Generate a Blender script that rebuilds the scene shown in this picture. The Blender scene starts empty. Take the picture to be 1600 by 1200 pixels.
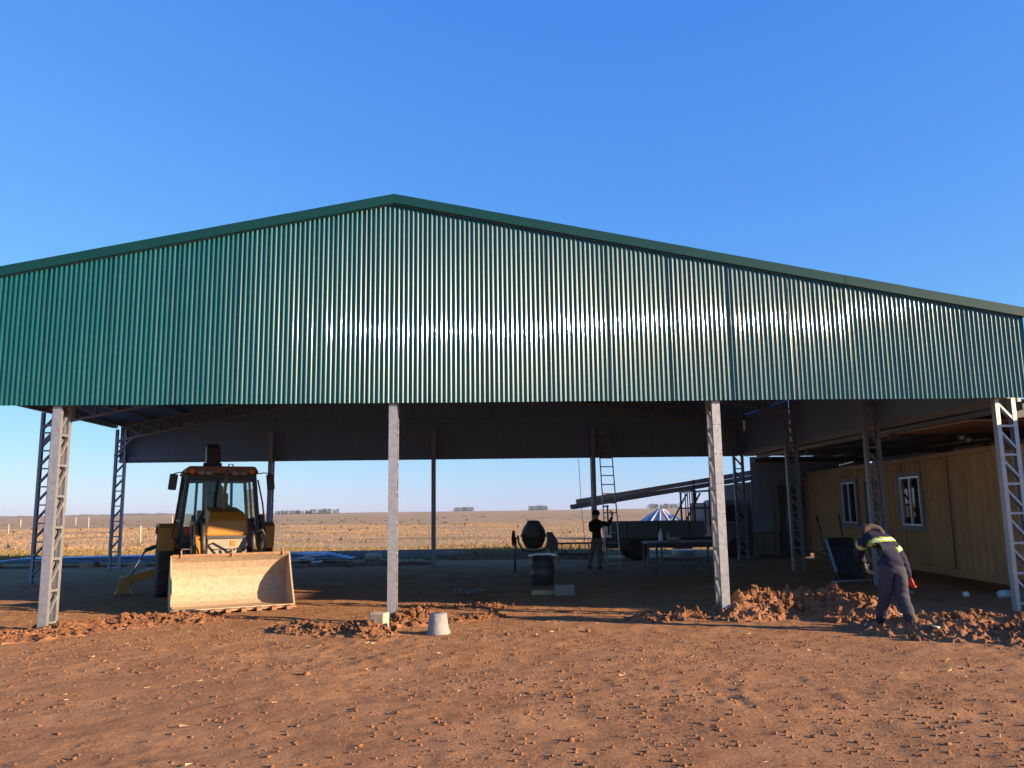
import bpy, bmesh, math, random
import numpy as np
from mathutils import Vector, Matrix, Quaternion
random.seed(7); rng = np.random.default_rng(7)
PI = math.pi; R = math.radians
scn = bpy.context.scene; col = scn.collection

# ------------------------------------------------------------------ camera, sky, sun, exposure
FPX, PITCH, ROLL, CAMH = 1266.8, .1550, .0143, 1.7
cd = bpy.data.cameras.new('camera'); cam = bpy.data.objects.new('camera', cd); col.objects.link(cam)
cd.sensor_width = 36; cd.lens = 36*FPX/1600; cd.clip_start = .1; cd.clip_end = 20000
_f = Vector((0, math.cos(PITCH), math.sin(PITCH))); _r = Vector((1, 0, 0)); _u = _r.cross(_f)
_c, _s = math.cos(ROLL), math.sin(ROLL); R2 = _c*_r - _s*_u; U2 = _s*_r + _c*_u
m = Matrix((R2, U2, -_f)).transposed().to_4x4(); m.translation = (0, 0, CAMH); cam.matrix_world = m
scn.camera = cam
SUN_EL, SUN_AZ = R(12.6), R(110.5)                 # azimuth clockwise from +Y
TOSUN = Vector((math.sin(SUN_AZ)*math.cos(SUN_EL), math.cos(SUN_AZ)*math.cos(SUN_EL), math.sin(SUN_EL)))
w = bpy.data.worlds.new('World'); scn.world = w; w.use_nodes = True
nt = w.node_tree; sky = nt.nodes.new('ShaderNodeTexSky'); sky.sky_type = 'NISHITA'; sky.sun_disc = False
sky.sun_elevation = SUN_EL; sky.sun_rotation = SUN_AZ; sky.altitude = 50; sky.air_density = 1.0; sky.dust_density = .15; sky.ozone_density = 4.0
# even colour grade of the whole sky (clear, deep blue, pale but not burnt-out horizon)
_sp = nt.nodes.new('ShaderNodeSeparateColor'); _cb = nt.nodes.new('ShaderNodeCombineColor'); nt.links.new(sky.outputs[0], _sp.inputs[0])
for _i, (_k, _p) in enumerate(((.473, 1.0), (.81, .70), (2.12, .25))):
    _a = nt.nodes.new('ShaderNodeMath'); _a.operation = 'POWER'; _a.inputs[1].default_value = _p; _b = nt.nodes.new('ShaderNodeMath'); _b.operation = 'MULTIPLY'; _b.inputs[1].default_value = _k
    nt.links.new(_sp.outputs[_i], _a.inputs[0]); nt.links.new(_a.outputs[0], _b.inputs[0]); nt.links.new(_b.outputs[0], _cb.inputs[_i])
nt.links.new(_cb.outputs[0], nt.nodes['Background'].inputs[0]); nt.nodes['Background'].inputs[1].default_value = .12
sd = bpy.data.lights.new('sun', 'SUN'); sd.energy = 5.0; sd.angle = R(.6); sd.color = (1, .74, .48)
so = bpy.data.objects.new('sun', sd); col.objects.link(so); so.rotation_euler = (-TOSUN).to_track_quat('-Z', 'Y').to_euler(); so.location = (20, -10, 12)
scn.view_settings.view_transform = 'Standard'; scn.view_settings.look = 'None'; scn.view_settings.gamma = 1
scn.view_settings.exposure = 1.45

def ray(px, py): return R2*((px-800)/FPX) + U2*((600-py)/FPX) + _f
def G(px, py, z=0.):                                # photo pixel -> point on the level z
    d = ray(px, py); return Vector((0, 0, CAMH)) + d*((z-CAMH)/d.z)
def atY(px, py, Y):                                 # photo pixel -> point at depth Y
    d = ray(px, py); return Vector((0, 0, CAMH)) + d*(Y/d.y)

# ------------------------------------------------------------------ materials
def mat(name, base, rough=.6, metal=0., noise=None, bump=None, spec=.5, coat=0., emit=None, alpha=None):
    """noise=(scale, second colour, contrast); bump=(scale, strength)"""
    M = bpy.data.materials.new(name); M.use_nodes = True; n = M.node_tree.nodes; l = M.node_tree.links; b = n['Principled BSDF']
    b.inputs['Base Color'].default_value = (*base, 1); b.inputs['Roughness'].default_value = rough; b.inputs['Metallic'].default_value = metal
    b.inputs['Specular IOR Level'].default_value = spec; b.inputs['Coat Weight'].default_value = coat
    tc = n.new('ShaderNodeTexCoord')
    if noise:
        t = n.new('ShaderNodeTexNoise'); t.inputs['Scale'].default_value = noise[0]; t.inputs['Detail'].default_value = 8; t.inputs['Roughness'].default_value = .65
        l.new(tc.outputs['Object'], t.inputs[0])
        r = n.new('ShaderNodeValToRGB'); c = noise[2]; r.color_ramp.elements[0].position = .5-c; r.color_ramp.elements[1].position = .5+c
        r.color_ramp.elements[0].color = (*base, 1); r.color_ramp.elements[1].color = (*noise[1], 1)
        l.new(t.outputs[0], r.inputs[0]); l.new(r.outputs[0], b.inputs['Base Color'])
        mr = n.new('ShaderNodeMapRange'); mr.inputs[3].default_value = rough*.8; mr.inputs[4].default_value = min(1, rough*1.25)
        l.new(t.outputs[0], mr.inputs[0]); l.new(mr.outputs[0], b.inputs['Roughness'])
    if bump:
        t = n.new('ShaderNodeTexNoise'); t.inputs['Scale'].default_value = bump[0]; t.inputs['Detail'].default_value = 6
        l.new(tc.outputs['Object'], t.inputs[0])
        bp = n.new('ShaderNodeBump'); bp.inputs['Strength'].default_value = bump[1]; bp.inputs['Distance'].default_value = .02
        l.new(t.outputs[0], bp.inputs['Height']); l.new(bp.outputs[0], b.inputs['Normal'])
    return M
M = {}
M['green'] = mat('green_paint', (.002, .060, .066), .26, 0, (2.5, (.004, .072, .076), .35), spec=.15, coat=.7)
M['green'].node_tree.nodes['Principled BSDF'].inputs['Coat Roughness'].default_value = .055
M['green_trim'] = mat('green_trim_paint', (.002, .034, .040), .55, 0, (1.2, (.003, .044, .050), .3), spec=.2)
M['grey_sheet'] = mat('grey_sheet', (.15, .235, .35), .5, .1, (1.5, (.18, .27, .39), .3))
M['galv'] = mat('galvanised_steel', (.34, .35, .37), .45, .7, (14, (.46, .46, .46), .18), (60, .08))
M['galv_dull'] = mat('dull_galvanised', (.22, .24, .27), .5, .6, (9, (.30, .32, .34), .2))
M['yellow_cont'] = mat('container_yellow', (.40, .225, .075), .55, 0, (1.7, (.27, .15, .06), .2), (30, .05))
M['cont_dark'] = mat('container_charcoal', (.035, .037, .042), .6, 0, (2, (.06, .06, .06), .2))
M['cont_pale'] = mat('container_pale_door', (.20, .19, .18), .6, 0, (3, (.12, .115, .11), .2))
M['cab_white'] = mat('cabin_paint', (.6, .6, .58), .5)
M['black'] = mat('black_plastic', (.012, .012, .014), .45)
M['rubber'] = mat('tyre_rubber', (.018, .017, .016), .85, 0, (12, (.06, .045, .032), .2))
M['jcb'] = mat('machine_yellow', (.46, .19, .014), .42, 0, (3, (.36, .15, .02), .25))
M['grille'] = mat('grille_grey', (.33, .28, .22), .6, 0, (6, (.25, .20, .15), .25))
M['bucket'] = mat('worn_bucket_steel', (.33, .235, .155), .7, .05, (15, (.45, .345, .25), .16), (30, .4))
M['rust'] = mat('rusty_edge', (.24, .12, .06), .75, .2, (9, (.36, .22, .13), .2))
M['steel_dark'] = mat('dark_steel', (.05, .052, .06), .5, .5, (6, (.08, .075, .07), .2))
M['chrome'] = mat('cylinder_rod', (.8, .8, .8), .15, 1.)
M['redlens'] = mat('red_lens', (.45, .04, .02), .25)
M['orangelens'] = mat('amber_lens', (.75, .18, .03), .3)
M['clearlens'] = mat('lamp_lens', (.26, .26, .25), .2)
M['mirror'] = mat('mirror', (.8, .8, .8), .03, 1.)
M['truck'] = mat('truck_paint_grey_green', (.16, .18, .17), .45, 0, (2, (.20, .21, .19), .25))
M['truck_bed'] = mat('truck_bed_paint', (.10, .12, .125), .5, 0, (2, (.13, .145, .145), .25))
M['concrete'] = mat('concrete', (.27, .24, .20), .85, 0, (9, (.20, .175, .15), .2), (40, .3))
M['cementbucket'] = mat('cement_caked_plastic', (.20, .185, .175), .85, 0, (8, (.32, .29, .265), .16), (35, .35))
M['foam'] = mat('yellowish_block', (.48, .39, .26), .8, 0, (8, (.38, .31, .2), .25), (30, .2))
M['clod'] = mat('red_clay_clod', (.30, .142, .068), .95, 0, (5, (.17, .078, .040), .22), (34, .8), spec=.1)
M['wood'] = mat('pale_timber', (.48, .31, .17), .8, 0, (5, (.38, .24, .13), .25))
M['ply'] = mat('plywood', (.60, .38, .20), .7, 0, (2, (.44, .27, .14), .25))
M['rope'] = mat('cream_rope', (.68, .60, .44), .9, 0, (20, (.5, .42, .3), .25))
M['cable'] = mat('dusty_cable', (.20, .17, .15), .8)
M['navy'] = mat('navy_work_cloth', (.016, .017, .036), .9, 0, (10, (.028, .028, .050), .25), (45, .25), spec=.15)
M['slate'] = mat('grey_blue_trousers', (.042, .044, .056), .9, 0, (9, (.065, .065, .076), .25), (40, .3), spec=.15)
M['darkcloth'] = mat('black_cloth', (.012, .014, .020), .9, spec=.1)
M['khaki'] = mat('khaki_trousers', (.11, .10, .085), .9, 0, (9, (.14, .125, .10), .25))
M['boot'] = mat('dark_boot', (.020, .017, .015), .7)
M['skin'] = mat('skin', (.36, .19, .12), .55)
M['hair'] = mat('hair', (.02, .015, .012), .7)
M['hood'] = mat('brown_hood', (.055, .038, .028), .95, 0, (30, (.085, .062, .045), .2), (60, .5))
M['hivis'] = mat('lime_band', (.34, .50, .05), .6)
M['silver'] = mat('silver_band', (.62, .66, .60), .35, .3)
M['redglove'] = mat('red_glove', (.60, .045, .03), .6)
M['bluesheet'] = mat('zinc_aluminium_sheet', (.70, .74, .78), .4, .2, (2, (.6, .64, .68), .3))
M['barrow'] = mat('barrow_dark_blue', (.035, .04, .06), .6, .1, (5, (.06, .05, .05), .2))
M['bluebag'] = mat('pale_blue_handle', (.20, .38, .52), .5)
M['orange'] = mat('orange_paint', (.72, .20, .03), .5)
M['white'] = mat('white_paint', (.75, .74, .70), .5)
M['alu'] = mat('aluminium', (.6, .6, .6), .35, .8)
M['interior'] = mat('room_interior', (.10, .085, .07), .9)
M['frame_grey'] = mat('window_surround_grey', (.17, .18, .19), .6)
M['treebark'] = mat('eucalyptus_bark', (.16, .13, .10), .9)
M['treeleaf'] = mat('eucalyptus_leaf', (.050, .062, .034), .8, 0, (.3, (.075, .085, .045), .25), spec=.2)
M['fencewood'] = mat('weathered_post', (.42, .36, .28), .9)
M['bottle'] = mat('clear_plastic', (.55, .60, .62), .15)
def glass(name, tint, refl=.12):
    G_ = bpy.data.materials.new(name); G_.use_nodes = True; n = G_.node_tree.nodes; l = G_.node_tree.links; n.clear()
    o = n.new('ShaderNodeOutputMaterial'); mx = n.new('ShaderNodeMixShader'); t = n.new('ShaderNodeBsdfTransparent'); g = n.new('ShaderNodeBsdfGlossy'); fr = n.new('ShaderNodeFresnel')
    t.inputs[0].default_value = (*tint, 1); g.inputs['Roughness'].default_value = .02; fr.inputs[0].default_value = 1.5
    l.new(fr.outputs[0], mx.inputs[0]); l.new(t.outputs[0], mx.inputs[1]); l.new(g.outputs[0], mx.inputs[2]); l.new(mx.outputs[0], o.inputs[0]); return G_
M['glass'] = glass('tinted_glass', (.72, .86, .88)); M['glass_dark'] = glass('window_glass', (.55, .58, .60))

# ------------------------------------------------------------------ mesh helpers
class MB:
    def __init__(s): s.v = []; s.f = []; s.mi = []; s.sm = []
    def add(s, vs, fs, mi=0, sm=False):
        o = len(s.v); s.v += [tuple(p) for p in vs]
        for f in fs: s.f.append([i+o for i in f]); s.mi.append(mi); s.sm.append(sm)
        return s
    def box(s, c, d, rot=None, mi=0, taper=(1, 1)):
        hx, hy, hz = d[0]/2, d[1]/2, d[2]/2; P = []
        for z in (-1, 1):
            k = taper if z > 0 else (1, 1)
            for x, y in ((-1, -1), (1, -1), (1, 1), (-1, 1)): P.append(Vector((x*hx*k[0], y*hy*k[1], z*hz)))
        if rot is not None: P = [rot @ p for p in P]
        c = Vector(c)
        return s.add([p+c for p in P], [(3, 2, 1, 0), (4, 5, 6, 7), (0, 1, 5, 4), (1, 2, 6, 5), (2, 3, 7, 6), (3, 0, 4, 7)], mi)
    def bar(s, p, q, a, b, up=(0, 0, 1), mi=0):
        p = Vector(p); q = Vector(q); d = (q-p); L = d.length; d.normalize(); up = Vector(up)
        if abs(d.dot(up)) > .98: up = Vector((0, 1, 0))
        x = d.cross(up).normalized(); y = x.cross(d)
        return s.box((p+q)/2, (a, L, b), Matrix((x, d, y)).transposed(), mi)
    def tube(s, pts, r, n=8, mi=0, caps=True):
        pts = [Vector(p) for p in pts]; rs = r if isinstance(r, (list, tuple)) else [r]*len(pts); rings = []
        ref = Vector((0, 0, 1)); o = len(s.v)
        for i, p in enumerate(pts):
            d = (pts[min(i+1, len(pts)-1)]-pts[max(i-1, 0)]).normalized()
            if abs(d.dot(ref)) > .95: ref = Vector((1, 0, 0)) if abs(d.x) < .9 else Vector((0, 1, 0))
            x = d.cross(ref).normalized(); y = d.cross(x)
            for k in range(n): a = 2*PI*k/n; s.v.append(tuple(p+(x*math.cos(a)+y*math.sin(a))*rs[i]))
        for i in range(len(pts)-1):
            for k in range(n): s.f.append([o+i*n+k, o+i*n+(k+1) % n, o+(i+1)*n+(k+1) % n, o+(i+1)*n+k]); s.mi.append(mi); s.sm.append(True)
        if caps:
            s.f.append([o+k for k in range(n)]); s.mi.append(mi); s.sm.append(False)
            s.f.append([o+(len(pts)-1)*n+k for k in reversed(range(n))]); s.mi.append(mi); s.sm.append(False)
        return s
    def lathe(s, prof, n=20, M4=None, mi=0, smooth=True):
        o = len(s.v); M4 = M4 or Matrix()
        for r, z in prof:
            for k in range(n): a = 2*PI*k/n; s.v.append(tuple(M4 @ Vector((r*math.cos(a), r*math.sin(a), z))))
        for i in range(len(prof)-1):
            for k in range(n): s.f.append([o+i*n+k, o+i*n+(k+1) % n, o+(i+1)*n+(k+1) % n, o+(i+1)*n+k]); s.mi.append(mi); s.sm.append(smooth)
        if prof[0][0] > 1e-4: s.f.append([o+k for k in reversed(range(n))]); s.mi.append(mi); s.sm.append(False)
        if prof[-1][0] > 1e-4: s.f.append([o+(len(prof)-1)*n+k for k in range(n)]); s.mi.append(mi); s.sm.append(False)
        return s
    def prism(s, poly, axis, a, b, mi=0):
        """poly of 2D points extruded along axis from a to b; 2D = the two other axes in order"""
        def p3(p, t): return {'x': (t, p[0], p[1]), 'y': (p[0], t, p[1]), 'z': (p[0], p[1], t)}[axis]
        n = len(poly); vs = [p3(p, a) for p in poly]+[p3(p, b) for p in poly]
        fs = [list(range(n)), [n+i for i in reversed(range(n))]]+[[i, n+i, n+(i+1) % n, (i+1) % n] for i in range(n)]
        return s.add(vs, fs, mi)
    def mesh(s, name, mats, normals=True):
        me = bpy.data.meshes.new(name); me.from_pydata(s.v, [], s.f)
        for q in (mats if isinstance(mats, (list, tuple)) else [mats]): me.materials.append(q)
        me.polygons.foreach_set('material_index', s.mi); me.polygons.foreach_set('use_smooth', s.sm)
        if normals:
            b = bmesh.new(); b.from_mesh(me); bmesh.ops.recalc_face_normals(b, faces=b.faces); b.to_mesh(me); b.free()
        me.update(); return me
    def build(s, name, mats, parent=None, normals=True, bevel=0):
        o = bpy.data.objects.new(name, s.mesh(name, mats, normals)); col.objects.link(o); o.parent = parent
        if bevel:
            md = o.modifiers.new('bevel', 'BEVEL'); md.width = bevel; md.segments = 2; md.limit_method = 'ANGLE'
        return o
def inst(name, me, parent=None, loc=(0, 0, 0), rot=(0, 0, 0), sc=(1, 1, 1)):
    o = bpy.data.objects.new(name, me); col.objects.link(o); o.parent = parent; o.location = loc; o.rotation_euler = rot; o.scale = sc; return o
def tag(o, label=None, cat=None, group=None, kind=None):
    if label: o['label'] = label
    if cat: o['category'] = cat
    if group: o['group'] = group
    if kind: o['kind'] = kind
    return o
def thing(name, label, cat, loc=(0, 0, 0), rz=0, group=None):
    o = bpy.data.objects.new(name, None); col.objects.link(o); o.location = loc; o.rotation_euler = (0, 0, rz); o.empty_display_size = .2
    return tag(o, label, cat, group)

# value noise for terrain (numpy)
def vnoise(x, y, seed=0):
    xi = np.floor(x).astype(np.int64); yi = np.floor(y).astype(np.int64); fx = x-xi; fy = y-yi
    fx = fx*fx*(3-2*fx); fy = fy*fy*(3-2*fy)
    def h(a, b):
        n = (a*374761393+b*668265263+seed*982451653) & 0x7fffffff; n = ((n ^ (n >> 13))*1274126177) & 0x7fffffff
        return ((n ^ (n >> 16)) & 0xffff)/65535.
    return (h(xi, yi)*(1-fx)+h(xi+1, yi)*fx)*(1-fy)+(h(xi, yi+1)*(1-fx)+h(xi+1, yi+1)*fx)*fy
def fbm(x, y, oct=4, seed=0):
    s = 0; a = .5
    for i in range(oct): s = s+a*(vnoise(x*2**i, y*2**i, seed+i)-.5); a *= .5
    return s

# ------------------------------------------------------------------ ground: one sheet to the horizon
def pad_edge(x): return 30.2+.035*x+1.4*fbm(x*.22, x*0+3, 3, 40)       # where the bare clay ends and grass begins
def ground_h(x, y):
    x = np.asarray(x, float); y = np.asarray(y, float)
    near = np.clip((60-np.hypot(x, y-8))/40, 0, 1)
    h = .045*fbm(x*.35, y*.35, 3, 1)*near+.030*fbm(x*1.3, y*1.3, 3, 5)*near+.026*fbm(x*6, y*6, 3, 6)*near
    lump = np.clip(fbm(x*8.5, y*8.5, 2, 9)-.03, 0, 1)
    rough = np.clip(vnoise(x*.5, y*.5, 21)*1.6-.45, 0.12, 1)
    h = h+0.095*lump*rough*near*np.clip((20-y)/6, .25, 1)
    rut = np.exp(-((y-8.2-.10*x)/.25)**2)+np.exp(-((y-6.6-.10*x)/.25)**2)
    h = h-.018*rut*near
    far = np.clip((np.hypot(x, y)-150)/900, 0, 1)
    h = h+far*far*(6*fbm(x*.002+7, y*.002, 3, 60)+1.0)
    return h
def axis(lo, hi, step, grow, far):
    a = list(np.arange(lo, hi, step)); d = step; v = a[-1]
    while v < far: d *= grow; v += d; a.append(v)
    return a
xs_r = axis(0, 9.5, .045, 1.13, 4500); xs = sorted([-v for v in xs_r[1:]]+xs_r)
ys = axis(4.0, 16.5, .045, 1.035, 60); d = 1.2
while ys[-1] < 6000: d *= 1.12; ys.append(ys[-1]+d)
yb = [4.0-.1]; d = .1
while yb[-1] > -400: d *= 1.3; yb.append(yb[-1]-d)
ys = np.array(sorted(yb)+ys); xs = np.array(xs)
XX, YY = np.meshgrid(xs, ys); ZZ = ground_h(XX, YY)
nx, ny = len(xs), len(ys)
idx = np.arange(nx*ny).reshape(ny, nx)
fq = np.stack([idx[:-1, :-1], idx[:-1, 1:], idx[1:, 1:], idx[1:, :-1]], -1).reshape(-1, 4)
gm = bpy.data.meshes.new('ground'); gm.vertices.add(nx*ny); gm.vertices.foreach_set('co', np.stack([XX, YY, ZZ], -1).ravel())
gm.loops.add(fq.size); gm.loops.foreach_set('vertex_index', fq.ravel()); gm.polygons.add(len(fq)); gm.polygons.foreach_set('loop_start', np.arange(0, fq.size, 4)); gm.polygons.foreach_set('loop_total', np.full(len(fq), 4))
gm.polygons.foreach_set('use_smooth', np.ones(len(fq), bool)); gm.update(); gm.validate()
def ground_mat():
    Mt = bpy.data.materials.new('red_clay_and_dry_pasture'); Mt.use_nodes = True; n = Mt.node_tree.nodes; l = Mt.node_tree.links; b = n['Principled BSDF']
    b.inputs['Roughness'].default_value = .95; b.inputs['Specular IOR Level'].default_value = .12
    geo = n.new('ShaderNodeNewGeometry'); sep = n.new('ShaderNodeSeparateXYZ'); l.new(geo.outputs['Position'], sep.inputs[0])
    def noise(scale, detail=6, vec=None, rough=.6):
        t = n.new('ShaderNodeTexNoise'); t.inputs['Scale'].default_value = scale; t.inputs['Detail'].default_value = detail; t.inputs['Roughness'].default_value = rough
        l.new(vec or geo.outputs['Position'], t.inputs[0]); return t.outputs[0]
    def ramp(src, stops):
        r = n.new('ShaderNodeValToRGB'); e = r.color_ramp.elements
        while len(e) < len(stops): e.new(.5)
        for k, (p, c) in enumerate(stops): e[k].position = p; e[k].color = (*c, 1)
        l.new(src, r.inputs[0]); return r.outputs[0]
    def math_(op, a, bb):
        t = n.new('ShaderNodeMath'); t.operation = op
        for i, q in enumerate((a, bb)):
            if isinstance(q, (int, float)): t.inputs[i].default_value = q
            else: l.new(q, t.inputs[i])
        return t.outputs[0]
    def mix(f, a, bb):
        t = n.new('ShaderNodeMix'); t.data_type = 'RGBA'; l.new(f, t.inputs[0]); l.new(a, t.inputs[6]); l.new(bb, t.inputs[7]); return t.outputs[2]
    clay = ramp(noise(1.1, 10, rough=.7), [(.30, (.27, .130, .060)), (.50, (.42, .215, .105)), (.72, (.55, .30, .155))])
    fine = ramp(noise(30, 7, rough=.7), [(.38, (.13, .068, .035)), (.54, (.42, .22, .112))])
    clay = mix(math_('MULTIPLY', ramp(noise(.8, 4), [(.36, (0, 0, 0)), (.60, (1, 1, 1))]), .72), clay, fine)
    # dried grass remnants trodden into the clay
    mp = n.new('ShaderNodeMapping'); mp.inputs['Scale'].default_value = (1, .5, 1); l.new(geo.outputs['Position'], mp.inputs[0])
    straw = math_('MULTIPLY', ramp(noise(60, 3, mp.outputs[0]), [(.58, (0, 0, 0)), (.66, (1, 1, 1))]), ramp(noise(.55, 4), [(.46, (0, 0, 0)), (.62, (.6, .6, .6))]))
    strawc = n.new('ShaderNodeRGB'); strawc.outputs[0].default_value = (.40, .27, .14, 1)
    clay = mix(straw, clay, strawc.outputs[0])
    mp2 = n.new('ShaderNodeMapping'); mp2.inputs['Scale'].default_value = (.05, .16, 1); l.new(geo.outputs['Position'], mp2.inputs[0])
    grass = ramp(noise(1.0, 9, mp2.outputs[0], .68), [(.30, (.22, .150, .075)), (.46, (.36, .245, .130)), (.60, (.46, .32, .18)), (.75, (.32, .20, .11))])
    olive = n.new('ShaderNodeRGB'); olive.outputs[0].default_value = (.165, .140, .055, 1)
    # a greener mown strip just beyond the clay
    dist = math_('SUBTRACT', sep.outputs[1], math_('MULTIPLY', noise(.12, 3), 6))
    st = n.new('ShaderNodeMapRange'); st.inputs[1].default_value = 30; st.inputs[2].default_value = 42; st.inputs[3].default_value = .85; st.inputs[4].default_value = 0; l.new(dist, st.inputs[0])
    grass = mix(math_('MULTIPLY', st.outputs[0], noise(.9, 5)), grass, olive.outputs[0])
    # edge of the clay pad
    ed = math_('SUBTRACT', math_('SUBTRACT', sep.outputs[1], math_('MULTIPLY', sep.outputs[0], .035)), math_('MULTIPLY', math_('SUBTRACT', noise(.35, 5), .5), 4))
    em = n.new('ShaderNodeMapRange'); em.inputs[1].default_value = 29.9; em.inputs[2].default_value = 30.9; l.new(ed, em.inputs[0])
    c = mix(em.outputs[0], clay, grass); l.new(c, b.inputs['Base Color'])
    bp = n.new('ShaderNodeBump'); bp.inputs['Strength'].default_value = 1.0; bp.inputs['Distance'].default_value = .06
    hsum = math_('ADD', math_('MULTIPLY', noise(16, 8, rough=.72), .75), math_('MULTIPLY', noise(48, 5, rough=.7), .45)); l.new(hsum, bp.inputs['Height']); l.new(bp.outputs[0], b.inputs['Normal'])
    return Mt
gm.materials.append(ground_mat()); ground = bpy.data.objects.new('ground', gm); col.objects.link(ground); tag(ground, kind='structure')
def gz(x, y): return float(ground_h(x, y))
def onG(px, py, dz=0.):
    p = G(px, py); p.z = gz(p.x, p.y)+dz; return p

# ------------------------------------------------------------------ the steel shed (local x along the gable, y into depth)
PHI = .0503; BAY = 5.2; HC = 3.414; HA = 6.86; SL, SR = .2, .185; DEP = 13.69; UL, UR = -10.02, 10.08
shed = thing('steel_shed', 'open steel shed with green corrugated gable on galvanised lattice columns', 'shed', (-1.90, 12.87, 0), PHI)
SM = Matrix.Translation((-1.90, 12.87, 0)) @ Matrix.Rotation(PHI, 4, 'Z')
def roofz(x): return HA-.14-(SL*-x if x < 0 else SR*x)
PITCHW = .0762; NR = 13; SW = PITCHW*NR
def sheet(x0, zb, ztop, amp=.0106, seg=8, rows=7, sd=0, y=0.):
    """sinusoidal sheet standing in the x-z plane, one lap wide"""
    b = MB(); n = NR*seg+1; rr = random.Random(sd); ph = rr.uniform(0, 6); tw = rr.uniform(-.006, .006); bow = rr.uniform(.001, .004)
    for j in range(rows):
        t = j/(rows-1)
        for i in range(n):
            x = x0+i*PITCHW/seg+(.012 if i == n-1 else 0); zt = ztop(x); z = zb+(zt-zb)*t
            yy = y-amp*math.cos(2*PI*i/seg)+tw*(i/n-.5)*2+bow*math.sin(t*5+ph)+.0012*math.sin(i*.21+ph*3+t*3)
            if i == n-1: yy -= .004
            b.v.append((x, yy, z))
    for j in range(rows-1):
        for i in range(n-1): b.f.append([j*n+i, j*n+i+1, (j+1)*n+i+1, (j+1)*n+i]); b.mi.append(0); b.sm.append(True)
    return b
x = UL-.35; k = 0
while x < UR+.3:
    ww = x
    sheet(x, HC+random.uniform(-.004, .004), lambda q: roofz(q)+.012, sd=k, y=-.16).build('wall_sheet', M['green'], shed, normals=False)
    x += SW; k += 1
x = UL-.1; k = 100
while x < UR-.2:
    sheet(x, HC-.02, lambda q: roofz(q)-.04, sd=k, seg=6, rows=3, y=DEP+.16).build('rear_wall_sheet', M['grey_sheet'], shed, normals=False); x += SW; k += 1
# barge flashing along the gable edge, in lapped lengths
def flash(xa, xb, lap):
    b = MB(); za, zb_ = roofz(xa)+.14, roofz(xb)+.14; y0 = -.225-lap
    b.add([(xa, y0, za), (xb, y0, zb_), (xb, y0, zb_-.155), (xa, y0, za-.155)], [(0, 1, 2, 3)])
    b.add([(xa, y0, za-.155), (xb, y0, zb_-.155), (xb, y0+.03, zb_-.168), (xa, y0+.03, za-.168)], [(0, 1, 2, 3)])
    b.add([(xa, y0, za), (xb, y0, zb_), (xb, y0+.26, zb_+.008), (xa, y0+.26, za+.008)], [(0, 1, 2, 3)])
    return b.build('barge_flashing', M['green_trim'], shed)
cuts = [0, 2.35, 4.95, 7.5, 10.6]
for s in (1, -1):
    for i in range(4): flash(s*cuts[i]-(0 if i == 0 else s*.05), s*cuts[i+1], .003*(i % 2)+.002)
# lattice columns: chords are one mesh, every bar a sub-part
def channel(b, p, q, a=.12, c=.055, up=(0, 1, 0)): b.bar(p, q, a, c, up)
hb = MB().bar((0, 0, 0), (1, 0, 0), .035, .035).mesh('brace_bar', M['galv'])
hbd = MB().bar((0, 0, 0), (1, 0, 0), .035, .035).mesh('brace_bar', M['galv_dull'])
def brace(p, q, parent, me=None):
    p = Vector(p); q = Vector(q); d = q-p
    o = inst('brace', me or hb, parent, p, d.to_track_quat('X', 'Z').to_euler(), (d.length, 1, 1)); return o
def column(x, y, along, depth=.34, top=HC+.9, cell=.475, wide=.13, mt='galv', flip=1):
    b = MB(); e = Vector((1, 0, 0)) if along == 'x' else Vector((0, 1, 0)); n = Vector((0, 1, 0)) if along == 'x' else Vector((1, 0, 0))
    A = Vector((x, y, -.3)); B = A+e*depth
    for P_ in (A, B):
        sgn = 1 if P_ is A else -1
        # C section: web + two flanges + lips
        b.bar(P_, P_+Vector((0, 0, top+.3)), wide, .012, e) if False else None
        web = .012; c_ = P_+e*(0)
        def slab(off_n, off_e, dn, de):
            cpos = P_+n*off_n+e*(off_e*sgn); dim = [0, 0, top+.3]
            ax = 0 if abs(n.x) > .5 else 1; dim[ax] = dn; dim[1-ax] = de
            b.box(cpos+Vector((0, 0, (top+.3)/2)), dim)
        slab(0, 0, wide, web); slab(-wide/2+.006, .036, .012, .058); slab(wide/2-.006, .036, .012, .058)
    o = b.build('column', M[mt], shed)
    z = .12; me = hb if mt == 'galv' else hbd
    while z < top-.1:
        for s in (-1, 1):
            q = n*(s*(wide/2-.022)); a1 = A.copy(); a1.z = z; b1 = B.copy(); b1.z = z
            brace(a1+q, b1+q, o, me)
            if z+cell < top: 
                a2 = (A if flip > 0 else B).copy(); a2.z = z+.05; b2 = (B if flip > 0 else A).copy(); b2.z = z+cell-.04
                brace(a2+q, b2+q, o, me)
        z += cell
    return o
for x in (-BAY, 0, BAY): column(x, -.08, 'y')
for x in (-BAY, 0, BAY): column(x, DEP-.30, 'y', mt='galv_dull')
for v in (0, DEP/3, DEP*2/3, DEP):
    for s in (-1, 1):
        x0 = UL-.17 if s < 0 else UR-.17
        column(x0, v+(.02 if v == 0 else 0), 'x', top=roofz(x0+.17)-.25, mt='galv' if v == 0 else 'galv_dull', wide=.11, flip=-s)
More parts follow.
